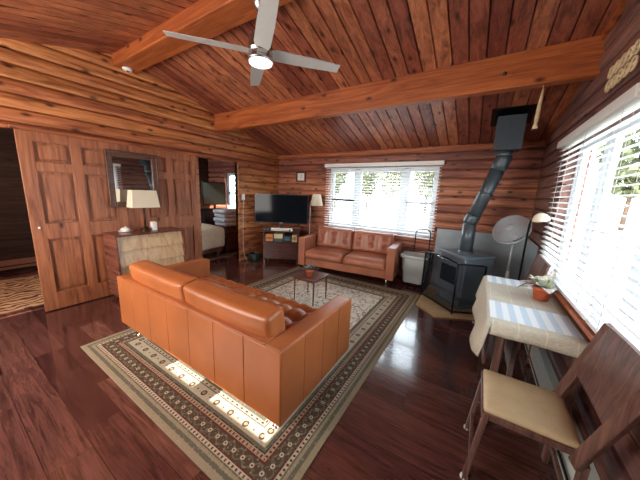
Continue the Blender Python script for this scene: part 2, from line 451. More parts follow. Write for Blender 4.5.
# ------------------------------------------------------------------ blinds
def blind(label, P, s0, s1, z0, z1, pitch=.05, sw=.048, tilt=18, cords=(.12, .88), group=None, valance=True, vext=.03, cdep=.05):
    root = thing('window_blind', label, 'window blind', P(0, 0, 0), 0, group); o = Vector(P(0, 0, 0))
    def Q(s, d, z): return Vector(P(s, d, z)) - o
    def qbox(mb, a, b, bev=0):
        p, q = Q(*a), Q(*b); mb.box(tuple(min(i, j) for i, j in zip(p, q)), tuple(max(i, j) for i, j in zip(p, q)), bev)
    mb = MB(); qbox(mb, (s0 - vext, max(.002, cdep - .035), z1 - .01), (s1 + vext, cdep + .045, z1 + .055), .004); mb.build('headrail', M_white, root)
    mb = MB(); z = z1 - .035; T = math.radians(tilt); n = 0
    while z > z0 + .02:
        c, sn = math.cos(T) * sw / 2, math.sin(T) * sw / 2; th = .0015
        pts = [(-c, -sn - th), (0, th * 1.5), (c, sn - th), (c, sn + th), (0, th * 4.5), (-c, -sn + th)]
        A = [mb.bm.verts.new(Q(s0, cdep + d, z + h)) for d, h in pts]; B = [mb.bm.verts.new(Q(s1, cdep + d, z + h)) for d, h in pts]
        mb.bm.faces.new(A[::-1]); mb.bm.faces.new(B)
        for k in range(6): mb.bm.faces.new((A[k], A[(k + 1) % 6], B[(k + 1) % 6], B[k]))
        z -= pitch
    mb.build('slats', M_blind, root)
    mb = MB(); qbox(mb, (s0, cdep - .025, z0 - .012), (s1, cdep + .025, z0 + .008), .003); mb.build('bottom_rail', M_blind, root)
    for c in cords:
        s = s0 + (s1 - s0) * c; mb = MB()
        for d in (cdep - sw / 2, cdep + sw / 2): mb.tube([Q(s, d, z1), Q(s, d, z0)], .0013, 5)
        mb.build('ladder_cord', M_cord, root)
    return root
PB = lambda s, d, z: (s, -.03 - d, z)
blind('wide white slatted blind in front of the far window behind the two-seat sofa', PB, 1.38, 3.58, .79, 2.04, .05, .044, -16, (.1, .33, .67, .9), cdep=.032)
PR = lambda s, d, z: (W - .035 - d, s, z)
blind('white slatted blind on the long side window, the section beside the silver pedestal fan', PR, -2.78, -1.25, .86, 2.035, .05, .042, -10, (.12, .5, .88), 'blinds on the long side window', vext=.0, cdep=.024)
blind('white slatted blind on the long side window, the section nearest the tan-seated folding chair', PR, -4.05, -2.80, .86, 2.035, .05, .042, -10, (.12, .88), 'blinds on the long side window', vext=.0, cdep=.024)
for b_ in [o for o in COL.objects if o.name.startswith('headrail')][1:]: pass

# baseboard heater on right wall
root = thing('baseboard_heater', 'pale enamel baseboard heater along the wall under the long side window', 'heater', (W - .029, -3.6, 0))
mb = MB(); mb.prism([(-.001, .02), (-.07, .05), (-.07, .18), (-.045, .235), (-.001, .245)], 0, 2.2, 'y'); o = mb.build('housing', M_heater, root)
mb = MB(); mb.box((-.073, .05, .075), (-.069, 2.15, .10)); mb.build('grille', M_iron, root)

# ------------------------------------------------------------------ rug
GW, GD = 2.364, 3.345
def rug_mat():
    t = NT('persian_rug'); v, x, y, z = t.obj()
    dx = t.math('MINIMUM', x, t.math('SUBTRACT', GW, x)); dy = t.math('MINIMUM', y, t.math('SUBTRACT', GD, y))
    wob = t.noise(v, 30, 2); d = t.math('MINIMUM', dx, dy)
    isx = t.math('LESS_THAN', dx, dy)
    s = t.math('ADD', t.math('MULTIPLY', isx, y), t.math('MULTIPLY', t.math('SUBTRACT', 1.0, isx), x))
    tan, cream, olive, brown, red, dark = C(156, 142, 118), C(190, 179, 158), C(104, 102, 88), C(88, 72, 58), C(98, 54, 46), C(60, 54, 48)
    pink = C(172, 148, 124)
    st = [(0, tan), (.035, olive), (.060, tan), (.080, olive), (.088, cream), (.115, red), (.125, brown), (.205, red), (.215, pink), (.245, dark), (.252, olive), (.275, cream),
          (.365, olive), (.375, cream), (.40, olive), (.43, dark), (.437, cream)]
    base = t.ramp(t.math('DIVIDE', d, .5), [(p * 2, c) for p, c in st], 'CONSTANT')
    def band(c, hw): return t.math('LESS_THAN', t.math('ABSOLUTE', t.math('SUBTRACT', d, c)), hw)
    # leafy diamonds on the brown band
    sn = t.math('ABSOLUTE', t.math('SINE', t.math('MULTIPLY', s, 2 * PI / .15)))
    dd = t.math('ABSOLUTE', t.math('SUBTRACT', d, .165))
    dia = t.math('LESS_THAN', t.math('ABSOLUTE', t.math('SUBTRACT', dd, t.math('MULTIPLY', sn, .032))), .006)
    base = t.mix(t.math('MULTIPLY', dia, band(.165, .036)), base, olive)
    def discs(c, pitch, r, r2=0, sh=0):
        f = t.math('SUBTRACT', t.math('FRACT', t.math('ADD', t.math('DIVIDE', s, pitch), sh)), .5); a = t.math('MULTIPLY', f, pitch)
        b = t.math('SUBTRACT', d, c); q = t.math('SQRT', t.math('ADD', t.math('MULTIPLY', a, a), t.math('MULTIPLY', b, b)))
        return q
    q = discs(.165, .075, 0, 0, .5); base = t.mix(t.math('LESS_THAN', q, .014), base, cream); base = t.mix(t.math('LESS_THAN', q, .006), base, red)
    q = discs(.320, .15, 0); base = t.mix(t.math('LESS_THAN', q, .024), base, brown); base = t.mix(t.math('LESS_THAN', q, .012), base, tan)
    q = discs(.320, .15, 0, 0, .5); base = t.mix(t.math('LESS_THAN', q, .008), base, olive)
    for c, hw, p in ((.101, .008, .03), (.230, .009, .03), (.387, .007, .05)):
        dot = t.math('LESS_THAN', t.math('FRACT', t.math('DIVIDE', s, p)), .42)
        base = t.mix(t.math('MULTIPLY', dot, band(c, hw)), base, red if c < .3 else brown)
    # inner field of scrolling flowers
    nd = t.n('ShaderNodeTexNoise', {'Vector': v, 'Scale': 5.0, 'Detail': 2.0}); sc = t.n('ShaderNodeVectorMath', {0: nd.outputs['Color'], 'Scale': .14}, operation='SCALE').outputs[0]
    vv = t.n('ShaderNodeVectorMath', {0: v, 1: sc}, operation='ADD').outputs[0]
    v1 = t.n('ShaderNodeTexVoronoi', {'Vector': vv, 'Scale': 6.5, 'Randomness': .45}); dist = v1.outputs['Distance']
    ring = t.math('GREATER_THAN', t.math('SINE', t.math('MULTIPLY', dist, 34.0)), .25)
    v2 = t.n('ShaderNodeTexVoronoi', {'Vector': vv, 'Scale': 22.0, 'Randomness': .8}); sp = t.n('ShaderNodeSeparateColor', {0: v2.outputs['Color']})
    fc = t.ramp(sp.outputs[0], [(0, C(128, 112, 88)), (.3, C(150, 96, 70)), (.5, C(104, 100, 86)), (.75, C(168, 150, 118))], 'CONSTANT')
    leaf = t.math('LESS_THAN', v2.outputs['Distance'], .42)
    fl = t.mix(t.math('MULTIPLY', leaf, .75), C(222, 216, 202), fc)
    fl = t.mix(t.math('MULTIPLY', ring, .8), fl, C(226, 221, 208))
    core = t.math('LESS_THAN', dist, .13); fl = t.mix(core, fl, C(150, 96, 74))
    v3 = t.n('ShaderNodeTexVoronoi', {'Vector': vv, 'Scale': 6.5, 'Randomness': .45}, feature='DISTANCE_TO_EDGE')
    fl = t.mix(t.math('LESS_THAN', v3.outputs['Distance'], .022), fl, C(140, 130, 106))
    v4 = t.n('ShaderNodeTexVoronoi', {'Vector': v, 'Scale': 42.0, 'Randomness': .7}); s4 = t.n('ShaderNodeSeparateColor', {0: v4.outputs['Color']})
    base = t.mix(t.math('MULTIPLY', t.math('LESS_THAN', v4.outputs['Distance'], .3), .35), base, t.mix(s4.outputs[1], olive, cream))
    inside = t.math('GREATER_THAN', d, .437)
    col = t.mix(inside, base, fl)
    pile = t.noise(v, 350, 2); col = t.mix(.25, col, t.ramp(pile, [(.3, (.05, .04, .03)), (.7, (.8, .75, .65))]), 'OVERLAY')
    t.bump(t.noise(v, 250, 2), .3, .004)
    return t.set(col, .9, **{'Specular IOR Level': .1})
mb = MB(); mb.box((0, 0, 0), (GW, GD, .009), .002)
rug = mb.build('area_rug', rug_mat()); rug.location = (1.213, -4.098, .001)
tag(rug, 'large bordered cream and olive patterned rug lying under the two leather sofas', 'rug')

# ------------------------------------------------------------------ sofas
def tufts(p, pts, dep, s2):
    q = 0
    for a, b in pts: q += math.exp(-((p[0] - a) ** 2 + (p[1] - b) ** 2) / s2)
    return dep * min(1.2, q)
def sofa(root, w, d, L, arm_t, zb, za, seat_z, back_h, lean, n_back, n_side, nseat, tuft_seat, cush_over, cush_th=.17, cr_=.05):
    # local: x 0..w, y 0 = front .. d = back ; z up
    mb = MB(); bt = .13
    mb.box((arm_t * .5, .05, zb), (w - arm_t * .5, d - .04, seat_z - .14), .01)
    mb.build('base_rail', L, root)
    for s in (0, 1):
        mb = MB(); x0 = 0 if s == 0 else w - arm_t
        mb.box((x0 + .006, .006, zb), (x0 + arm_t - .006, d - .006, za), .014, seg=3)
        pw = (d - .004) / n_side
        xo = (x0, x0 + .012) if s == 0 else (x0 + arm_t - .012, x0 + arm_t)
        for k in range(n_side): mb.box((xo[0], .002 + k * pw, zb + .002), (xo[1], .002 + (k + 1) * pw, za - .006), .0055)
        mb.box((x0, .0, zb + .002), (x0 + arm_t, .014, za - .004), .006)
        mb.build('armrest', L, root)
    mb = MB(); mb.box((arm_t - .004, d - bt, zb + .01), (w - arm_t + .004, d - .008, za), .014, seg=3)
    pw = (w - .008) / n_back
    for k in range(n_back): mb.box((.004 + k * pw, d - .014, zb + .002), (.004 + (k + 1) * pw, d, za - .006), .0055)
    mb.build('back_frame', L, root)
    # seat cushions
    iw = w - 2 * arm_t; per = iw / nseat; depth = d - bt - .02
    for k in range(nseat):
        x0 = arm_t + k * per; mb = MB(); pts = []
        if tuft_seat:
            nx_, ny_ = round(per / .155), 4
            for i in range(nx_):
                for j in range(ny_): pts.append((x0 + per * (i + .5) / nx_, .02 + depth * (j + .5) / ny_))
            def disp(p, u, pts=pts, x0=x0, nx_=nx_, ny_=ny_):
                if u.z > .5:
                    fx = (p.x - x0) / per * nx_ - .5; fy = (p.y - .02) / depth * ny_ - .5
                    cr = abs(math.sin(PI * (fx))) * abs(math.sin(PI * fy)); cr2 = min(abs(fx - round(fx)), abs(fy - round(fy)))
                    edge = (1 - u.x ** 8) * (1 - u.y ** 8)
                    p.z += edge * (.052 * cr ** .55 - .030 + .012 * min(1, cr2 * 5) - tufts(p, pts, .02, .0006))
                return p
            mb.cushion((x0 + .004, .012, seat_z - .15), (x0 + per - .004, .012 + depth, seat_z), .035, nx_ * 8, ny_ * 8, 5, disp)
            o = mb.build('seat_cushion', L, root)
            mb = MB(); mb.lathe([(0, .006), (.009, .004), (.012, 0)], n=8); b0 = mb.build('button', L, o)
            for i_, (a, b) in enumerate(pts):
                q = b0 if i_ == 0 else b0.copy()
                if i_: COL.objects.link(q); q.parent = o
                q.location = (a, b, seat_z - .048)
        else:
            def disp(p, u):
                if u.z > 0: p.z += .028 * (1 - u.x ** 4) * (1 - u.y ** 4) * u.z
                if u.y < -.5: p.y -= .02 * (1 - u.x ** 6) * (1 - u.z ** 2)
                return p
            mb.cushion((x0 + .004, -.012, seat_z - .15), (x0 + per - .004, .012 + depth, seat_z), .045, 16, 14, 5, disp)
            mb.build('seat_cushion', L, root)
    # back cushions lean back over the frame
    for k in range(2):
        x0 = arm_t + .004 + k * iw / 2; pw2 = iw / 2 - .008; mb = MB()
        th = cush_th; hgt = back_h
        M = Matrix.Translation((x0, d - bt - .02 + cush_over, seat_z - .02)) @ Matrix.Rotation(lean, 4, 'X') @ Matrix.Translation((0, -th, 0))
        pts = [(pw2 * (i + .5) / 3, hgt * zz) for i in range(3) for zz in (.36, .70)]
        def disp(p, u, pts=pts):
            if u.y < -.3:
                e = (1 - u.x ** 6) * (1 - u.z ** 6); q = 0
                for a, b in pts: q += math.exp(-((p.x - a) ** 2 + (p.z - b) ** 2) / .0011)
                fx = (p.x / pw2 * 3) % 1; q2 = max(0, 1 - min(fx, 1 - fx) * 9)
                p.y += -.036 * e + .066 * min(1, q) + .012 * q2 * e
            elif u.y > .3: p.y += .02 * (1 - u.x ** 4) * (1 - u.z ** 4)
            return p
        mb.cushion((0, 0, 0), (pw2, th, hgt), cr_, 36, 6, 18, disp, M)
        mb.build('back_cushion', L, root)
    for i, (a, b) in enumerate(((.12, .1), (w - .12, .1), (.12, d - .1), (w - .12, d - .1))):
        mb = MB(); mb.tube([(a, b, 0), (a, b, zb + .004)], [.012, .016], 12); mb.lathe([(0, 0), (.026, 0), (.026, .006), (0, .008)], (a, b, 0), 14)
        mb.build('leg', M_chrome, root)
s1 = thing('leather_sofa', 'cognac leather sofa seen from behind with a deep-buttoned seat, nearest on the rug', 'sofa', (1.297 + 2.077, -3.779 + .915, .0105), PI + .0078)
sofa(s1, 2.077, .915, M_leather, .14, .145, .63, .45, .335, -.16, 7, 4, 1, True, .05, .155, .028)
s2 = thing('leather_sofa', 'brown leather two-seat sofa with tufted back in front of the far window', 'sofa', (1.41, -1.02, .0105), .118)
sofa(s2, 1.76, .75, M_leather2, .13, .14, .675, .43, .40, -.20, 5, 3, 2, False, .02)

# ------------------------------------------------------------------ low side table and its plant
t = thing('coffee_table', 'small square dark wood table with four thin legs standing on the rug', 'table', (2.118, -2.112, .010))
mb = MB(); mb.box((0, 0, .345), (.386, .40, .36), .004); mb.build('tabletop', M_darkwood, t)
mb = MB(); mb.box((.03, .03, .312), (.356, .37, .345), .003); mb.build('apron', M_darkwood, t)
for a in (.035, .351):
    for b in (.035, .365):
        mb = MB(); mb.tube([(a, b, 0), (a, b, .345)], [.008, .014], 10); mb.build('leg', M_darkwood, t)
def leafmat(n, a, b):
    t = NT(n); v, x, y, z = t.obj(); k = t.noise(v, 45, 3); return t.set(t.ramp(k, [(.35, a), (.65, b)]), .5)
M_leaf_s = leafmat('purple_green_leaf', C(58, 62, 60), C(170, 166, 166)); M_leaf_b = leafmat('silvery_green_leaf', C(150, 138, 128), C(226, 222, 214)); M_leafg = leafmat('green_leaf', C(140, 156, 104), C(214, 220, 180))
def leaf(mb, base, direction, length, width, droop=.3, fold=.15, n=7, roll=0):
    d = Vector(direction).normalized(); side = d.cross(Vector((0, 0, 1)))
    if side.length < .05: side = Vector((1, 0, 0))
    side.normalize(); side = Matrix.Rotation(roll, 3, d) @ side; upv = side.cross(d).normalized(); rows = []
    for i in range(n + 1):
        t = i / n; c = Vector(base) + d * length * t - Vector((0, 0, 1)) * droop * length * t * t
        wd = width * math.sin(PI * min(1, t * .97 + .03)) ** .75 * (1 - .3 * t)
        rows.append([mb.bm.verts.new(c - side * wd + upv * fold * wd), mb.bm.verts.new(c), mb.bm.verts.new(c + side * wd + upv * fold * wd)])
    for a, b in zip(rows, rows[1:]):
        for k in (0, 1):
            f = mb.bm.faces.new((a[k], a[k + 1], b[k + 1], b[k])); f.smooth = True
def pot(root, r, h):
    mb = MB(); mb.lathe([(0, 0), (r * .68, 0), (r * .95, h * .78), (r * 1.02, h * .79), (r * 1.05, h), (r * .93, h), (r * .88, h * .8), (0, h * .8)], n=28); mb.build('pot', M_terra, root)
    mb = MB(); mb.lathe([(r * .87, h * .81), (r * .5, h * .86), (0, h * .88)], n=20); mb.build('soil', M_soil, root)
p = thing('potted_plant', 'small grey-leaved succulent in a terracotta pot on the little square table', 'plant', (2.33, -1.98, .3705))
pot(p, .052, .10)
mb = MB(); rr = random.Random(3)
for i in range(70):
    a = rr.uniform(0, 2 * PI); e = rr.uniform(.45, 1.5); L = rr.uniform(.07, .115)
    leaf(mb, (.02 * math.cos(a), .02 * math.sin(a), .085 + rr.uniform(0, .02)), (math.cos(a) * math.cos(e), math.sin(a) * math.cos(e), math.sin(e)), L, L * .17, .25, .2, 4)
mb.build('leaves', M_leaf_s, p)

# ------------------------------------------------------------------ ceiling fan
FC = (2.51, -3.06)
f = thing('ceiling_fan', 'nickel ceiling fan with four silver blades and round light under the ridge beam', 'ceiling fan', (FC[0], FC[1], 2.60), .88)
mb = MB(); mb.lathe([(0, .385), (.06, .385), (.06, .36), (.035, .31), (.016, .30), (.0, .30)], n=28); mb.build('canopy', M_steel, f)
mb = MB(); mb.tube([(0, 0, .10), (0, 0, .31)], .013, 14); mb.lathe([(.013, .14), (.03, .125), (.034, .10), (0, .10)], n=20); mb.build('downrod', M_steel, f)
mb = MB(); mb.lathe([(0, .135), (.066, .13), (.092, .112), (.096, .03), (.102, .028), (.102, .018), (.097, .016), (.095, -.03), (.103, -.032), (.103, -.058), (.095, -.06)], n=40); mb.build('motor_housing', M_steel, f)
mb = MB(); mb.lathe([(.095, -.058), (.093, -.069), (.07, -.078), (0, -.083)], n=36); mb.build('light_diffuser', emit('fan_light', (1, .98, .95, 1), 1.6), f)
for k in range(4):
    M = Matrix.Rotation(k * PI / 2, 4, 'Z'); mb = MB()
    pts = [(.075, -.05), (.14, -.064), (.40, -.060), (.685, -.048), (.69, .048), (.40, .062), (.14, .064), (.075, .05)]
    T = math.radians(-11)
    A = [mb.bm.verts.new(M @ Vector((x, y * math.cos(T), y * math.sin(T) + .008))) for x, y in pts]; B = [mb.bm.verts.new(M @ Vector((x, y * math.cos(T), y * math.sin(T) + .015))) for x, y in pts]
    mb.bm.faces.new(A[::-1]); mb.bm.faces.new(B)
    for i in range(8): mb.bm.faces.new((A[i], A[(i + 1) % 8], B[(i + 1) % 8], B[i]))
    mb.build('blade', M_bladeM, f)
t = thing('smoke_detector', 'small round white detector at the wall end of the ridge beam', 'smoke detector', (.11, -3.045, 2.985))
mb = MB(); mb.lathe([(0, 0), (.058, 0), (.058, -.012), (.045, -.028), (0, -.030)], n=28); mb.build('housing', M_white, t)
mb = MB(); mb.lathe([(.016, -.029), (.014, -.033), (0, -.033)], n=14); mb.build('test_button', M_iron, t)

# ------------------------------------------------------------------ stove corner
SR = math.radians(-45)
hearth = [(3.60, -1.14), (3.88, -1.40), (4.20, -1.22), (4.36, -1.14), (W - .03, -1.14), (W - .03, -.03), (3.62, -.03), (3.60, -.75)]
mb = MB(); mb.prism(hearth, 0.0, .022, 'z', .003); o = mb.build('hearth_pad', M_stone); tag(o, 'tan tiled hearth pad under the black stove', 'hearth')
mb = MB(); mb.box((3.62, -.038, .0235), (W - .04, -.031, .985)); o = mb.build('heat_shield', M_zinc); tag(o, 'galvanised metal heat shield on the far wall behind the stove', 'heat shield', 'heat shields in the stove corner')
mb = MB(); mb.box((W - .038, -.92, .0235), (W - .031, -.042, .985)); o = mb.build('heat_shield', M_zinc); tag(o, 'galvanised metal heat shield on the side wall beside the long window', 'heat shield', 'heat shields in the stove corner')
st = thing('wood_stove', 'black steel wood stove with glass door standing on the tan hearth in the corner', 'stove', (4.11, -.68, .0225), SR)
# local: -y faces room (rotated by -45: faces (-.7,-.7))
mb = MB(); mb.box((-.24, -.22, .10), (.24, .24, .70), .02); mb.build('firebox', M_stove, st)
mb = MB(); mb.box((-.265, -.25, .70), (.265, .265, .735), .01); mb.build('top_plate', M_stove, st)
mb = MB(); mb.prism([(-.19, -.19), (.19, -.19), (.19, .19), (-.19, .19)], .02, .10); mb.box((-.24, -.25, .0), (.24, .22, .02), .006); mb.build('pedestal', M_stove, st)
mb = MB(); mb.box((-.22, -.245, .24), (.22, -.215, .62), .01); dr = mb.build('door', M_stove, st)
mb = MB(); mb.box((-.16, -.25, .31), (.16, -.2445, .56), .002); mb.build('glass', M_screen, dr)
mb = MB(); mb.tube([(.19, -.245, .40), (.19, -.285, .40), (.19, -.285, .50)], .009, 8); mb.build('handle', M_chrome, dr)
mb = MB(); mb.box((-.26, -.32, .155), (.26, -.21, .175), .005); mb.build('ash_lip', M_stove, st)
pp = thing('stove_pipe', 'black stove pipe rising from the stove with a slanted middle length to the ceiling box', 'stove pipe', (4.10, -.69, .758))
def PL(x, y, z): return (x - 4.10, y + .69, z - .758)
mb = MB(); mb.tube([PL(4.10, -.69, .758), PL(4.10, -.69, 1.20)], .082, 24); mb.lathe([(.095, 0), (.095, .025), (.082, .03)], n=24); mb.build('lower_section', M_pipe, pp)
mb = MB(); mb.tube([PL(4.10, -.69, 1.17), PL(4.103, -.691, 1.21), PL(4.118, -.695, 1.25), PL(4.14, -.70, 1.29)], .088, 24); mb.build('elbow', M_pipe, pp)
mb = MB(); mb.tube([PL(4.125, -.696, 1.26), PL(4.33, -.745, 1.92)], .080, 24)
mb.tube([PL(4.222, -.72, 1.57), PL(4.232, -.722, 1.60)], .085, 24); mb.build('slanted_section', M_pipe, pp)
mb = MB(); mb.tube([PL(4.318, -.742, 1.88), PL(4.34, -.748, 1.95), PL(4.358, -.75, 2.0), PL(4.36, -.75, 2.04)], .088, 24); mb.build('elbow', M_pipe, pp)
mb = MB(); mb.tube([PL(4.36, -.75, 2.02), PL(4.36, -.75, 2.099)], .080, 24); mb.build('upper_section', M_pipe, pp)
bx = thing('chimney_support_box', 'square dark metal chimney box under the ceiling above the slanted stove pipe', 'chimney box', (4.37, -.74, 2.10))
mb = MB(); mb.box((-.14, -.14, 0), (.14, .14, .385), .005); mb.build('box', plain('dark_box_steel', C(58, 68, 76), .5), bx)
mb = MB(); zz = lambda y: ceil_z(y - .74) - 2.10 - .002
mb.prism([(-.17, zz(-.17) - .012), (.2, zz(.2) - .012), (.2, zz(.2)), (-.17, zz(-.17))], -.21, .21, 'x'); mb.build('ceiling_plate', M_iron, bx)
# fire screen
fs = thing('fire_screen', 'black framed folding mesh fire screen standing in front of the wood stove', 'fire screen', (4.055, -1.209, .0225))
def panel(p, q, zl, zr, arch, name):
    p = Vector((*p, 0)); q = Vector((*q, 0)); n = 12
    top = [p.lerp(q, i / n) + Vector((0, 0, zl + (zr - zl) * i / n + arch * math.sin(PI * i / n))) for i in range(n + 1)]
    bot = [p + Vector((0, 0, .03)), q + Vector((0, 0, .03))]
    mb = MB(); mb.tube([bot[0]] + top + [bot[1]], .012, 8); mb.tube(bot, .012, 8)
    mb.tube([p, p + Vector((0, 0, .04))], .009, 8); mb.tube([q, q + Vector((0, 0, .04))], .009, 8)
    o = mb.build(name, M_iron, fs)
    mb = MB(); nn = (q - p).cross(Vector((0, 0, 1))).normalized() * .0012
    for i in range(n):
        a = p.lerp(q, i / n) + Vector((0, 0, .03)); b = p.lerp(q, (i + 1) / n) + Vector((0, 0, .03)); mb.face([a + nn, b + nn, top[i + 1] + nn, top[i] + nn])
    mb.build('wire_mesh', M_mesh, o)
panel((-.46, .44), (0, 0), .67, .67, .035, 'screen_panel')
panel((0, 0), (.30, .16), .67, .66, .0, 'side_panel')
panel((-.46, .44), (-.43, .72), .67, .66, .0, 'side_panel')
mb = MB(); mb.tube([(-.26, .22, .66), (-.27, .21, .70), (-.21, .17, .70), (-.20, .16, .66)], .006, 8); mb.build('handle', M_chrome, fs)

# white tote and cart frame
b = thing('storage_tote', 'tall pale grey plastic tote beside the two-seat sofa, in front of the black cart frame', 'tote', (3.385, -.35, .07), .0); b.scale = (1.05, 1.0, 1.16)
mb = MB()
def ring(z, hw, hd, r=.05): return [(x, y, z) for x, y in [(sx * (hw - r) + r * math.cos(a), sy * (hd - r) + r * math.sin(a)) for sx, sy, a0 in ((1, 1, 0), (-1, 1, 90), (-1, -1, 180), (1, -1, 270)) for a in [math.radians(a0 + k * 22.5) for k in range(5)]]]
def loft(mb, rings, cap0=True, cap1=False):
    R = [mb._v(r) for r in rings]
    for a, b2 in zip(R, R[1:]):
        for k in range(len(a)):
            f_ = mb.bm.faces.new((a[k], a[(k + 1) % len(a)], b2[(k + 1) % len(a)], b2[k])); f_.smooth = True
    if cap0: mb.bm.faces.new(R[0][::-1])
    if cap1: mb.bm.faces.new(R[-1])
loft(mb, [ring(0, .145, .12), ring(.01, .155, .13), ring(.17, .165, .14), ring(.172, .175, .15), ring(.34, .185, .16), ring(.40, .19, .165), ring(.40, .178, .153), ring(.02, .14, .12)], True, True)
mb.build('tub', M_bin, b)
mb = MB(); loft(mb, [ring(.375, .19, .165), ring(.370, .212, .187), ring(.405, .215, .19), ring(.415, .205, .18), ring(.405, .188, .163)], False); mb.build('rim', M_bin, b)
c = thing('luggage_cart', 'black tubular folding cart whose arched handle rises behind the pale tote', 'cart', (3.42, -.125, 0), .0)
mb = MB(); h = .95
mb.tube([(-.12, 0, .05), (-.12, 0, h - .06), (-.10, 0, h - .015), (-.06, 0, h), (.06, 0, h), (.10, 0, h - .015), (.12, 0, h - .06), (.12, 0, .05)], .010, 10); mb.build('handle_frame', M_iron, c)
mb = MB()
for x in (-.12, 0, .12): mb.tube([(x, 0, .055), (x, -.30, .055)], .009, 8)
mb.tube([(-.13, -.30, .055), (.13, -.30, .055)], .009, 8); mb.build('platform', M_iron, c)
for x in (-.16, .16):
    mb = MB(); mb.lathe([(0, -.012), (.05, -.012), (.055, 0), (.05, .012), (0, .012)], M=Matrix.Translation((x, -.02, .056)) @ Matrix.Rotation(PI / 2, 4, 'Y'), n=18); mb.build('wheel', M_black, c)

# pedestal fan
f = thing('pedestal_fan', 'silver pedestal fan with a large round tilted head beside the stove', 'fan', (4.585, -.93, .023))
hc = Vector((-.045, -.085, 1.135)); nrm = Vector((-.42, -.62, .52)).normalized()
Q = nrm.to_track_quat('Z', 'Y').to_matrix().to_4x4(); Q.translation = hc
mb = MB(); mb.lathe([(0, 0), (.15, 0), (.16, .012), (.15, .022), (.03, .035), (0, .035)], n=32); mb.build('base', M_steel, f)
mb = MB(); mb.tube([(0, 0, .03), (0, 0, .62)], .018, 12); mb.tube([(0, 0, .6), (0, 0, 1.02)], .013, 12); mb.build('pole', M_silver, f)
cage = MB()
FR = .81
for k in range(36):
    a = 2 * PI * k / 36; ca, sa = math.cos(a), math.sin(a)
    cage.tube([Q @ Vector((FR * r * ca, FR * r * sa, z)) for r, z in ((.05, .07), (.14, .066), (.20, .048), (.233, .01), (.20, -.03), (.06, -.07))], .0024, 4, False)
for i in range(13):
    r = .012 + i * .0175; z = .072 - .03 * (r / .233) ** 3
    cage.tube([Q @ Vector((FR * r * math.cos(2 * PI * k / 36), FR * r * math.sin(2 * PI * k / 36), z)) for k in range(37)], .0046, 4, False)
cage.tube([Q @ Vector((FR * .235 * math.cos(2 * PI * k / 36), FR * .235 * math.sin(2 * PI * k / 36), .008)) for k in range(37)], .008, 8, False)
cage.build('cage', M_silver, f)
mb = MB(); mb.lathe([(0, .078), (.04, .076), (.052, .066), (0, .06)], n=24, M=Q); mb.build('badge', M_silver, f)
mb = MB(); mb.lathe([(0, -.05), (.05, -.05), (.06, -.08), (.05, -.15), (0, -.165)], n=24, M=Q); mb.build('motor', M_silver, f)
mb = MB(); mb.tube([(0, 0, 1.0), Q @ Vector((0, 0, -.12))], .014, 10); mb.build('neck', M_steel, f)
for k in range(3):
    mb = MB(); pts = []
    for r in (.03, .08, .14, .19, .205):
        pass
    rows = []
    for r, wd in ((.02, .02), (.06, .05), (.11, .065), (.145, .06), (.17, .03)):
        a0 = 2 * PI * k / 3; rows.append([Q @ Vector((r * math.cos(a0) - s_ * wd * math.sin(a0), r * math.sin(a0) + s_ * wd * math.cos(a0), s_ * .018)) for s_ in (-1, 0, 1)])
    R_ = [mb._v(r) for r in rows]
    for a, b_ in zip(R_, R_[1:]):
        for i in (0, 1):
            f_ = mb.bm.faces.new((a[i], a[i + 1], b_[i + 1], b_[i])); f_.smooth = True
    mb.build('fan_blade', plain('fan_blade_grey', C(150, 152, 150), .4) if k == 0 else bpy.data.materials['fan_blade_grey'], f)

# floor lamp in the corner by the long window
l = thing('floor_lamp', 'dark slim floor lamp with a cream dome shade in the stove corner', 'lamp', (4.665, -1.21, .0))
mb = MB(); mb.lathe([(0, 0), (.07, 0), (.07, .015), (.02, .025), (0, .025)], n=28); mb.build('base', M_iron, l)
mb = MB(); mb.tube([(0, 0, .02), (0, 0, 1.22), (.0, -.04, 1.30), (.012, -.16, 1.345), (.02, -.25, 1.36)], .010, 10); mb.build('pole', M_iron, l)
mb = MB(); Mx = Matrix.Translation((.035, -.31, 1.352)) @ Euler((.15, -.25, 0)).to_matrix().to_4x4()
mb.lathe([(0, .045), (.022, .042), (.045, .027), (.066, -.006), (.07, -.028), (.066, -.028), (.045, .02), (0, .038)], M=Mx, n=28); mb.build('lamp_shade', M_linen, l)

# ------------------------------------------------------------------ TV corner
TR = math.radians(31)
cb = thing('media_cabinet', 'dark mahogany media cabinet with an open shelf and double doors in the far left corner', 'cabinet', (.474, -.995, 0), TR)
cw, cd, ch = .735, .38, .70
mb = MB()
mb.box((0, 0, .06), (.025, cd, ch - .02)); mb.box((cw - .025, 0, .06), (cw, cd, ch - .02)); mb.box((.025, .03, .10), (cw - .025, cd, .12)); mb.box((.025, .02, .455), (cw - .025, cd, .47)); mb.box((.025, cd - .012, .12), (cw - .025, cd, ch - .02))
mb.build('carcass', M_cab, cb)
mb = MB(); mb.box((-.02, -.02, ch - .02), (cw + .02, cd + .01, ch), .005); mb.build('top', M_cab, cb)
for a, b_ in ((.027, cw / 2 - .002), (cw / 2 + .002, cw - .027)):
    mb = MB(); mb.box((a, .0, .125), (b_, .018, .452), .003); mb.box((a + .05, -.004, .175), (b_ - .05, .002, .40), .003); d_ = mb.build('door', M_cab, cb)
    x = cw / 2 + (-.03 if a < .1 else .03); mb = MB(); mb.tube([(x, 0, .27), (x, -.018, .275), (x, -.018, .315), (x, 0, .32)], .004, 6); mb.build('handle', M_chrome, d_)
for x in (.02, cw - .02):
    for y in (.02, cd - .02):
        mb = MB(); mb.box((x - .018, y - .018, 0), (x + .018, y + .018, .062), .003); mb.build('leg', M_cab, cb)
def on_cab(x, y, z): return cb.matrix_basis @ Vector((x, y, z)) if False else (Vector((.474, -.995, 0)) + Matrix.Rotation(TR, 3, 'Z') @ Vector((x, y, z)))
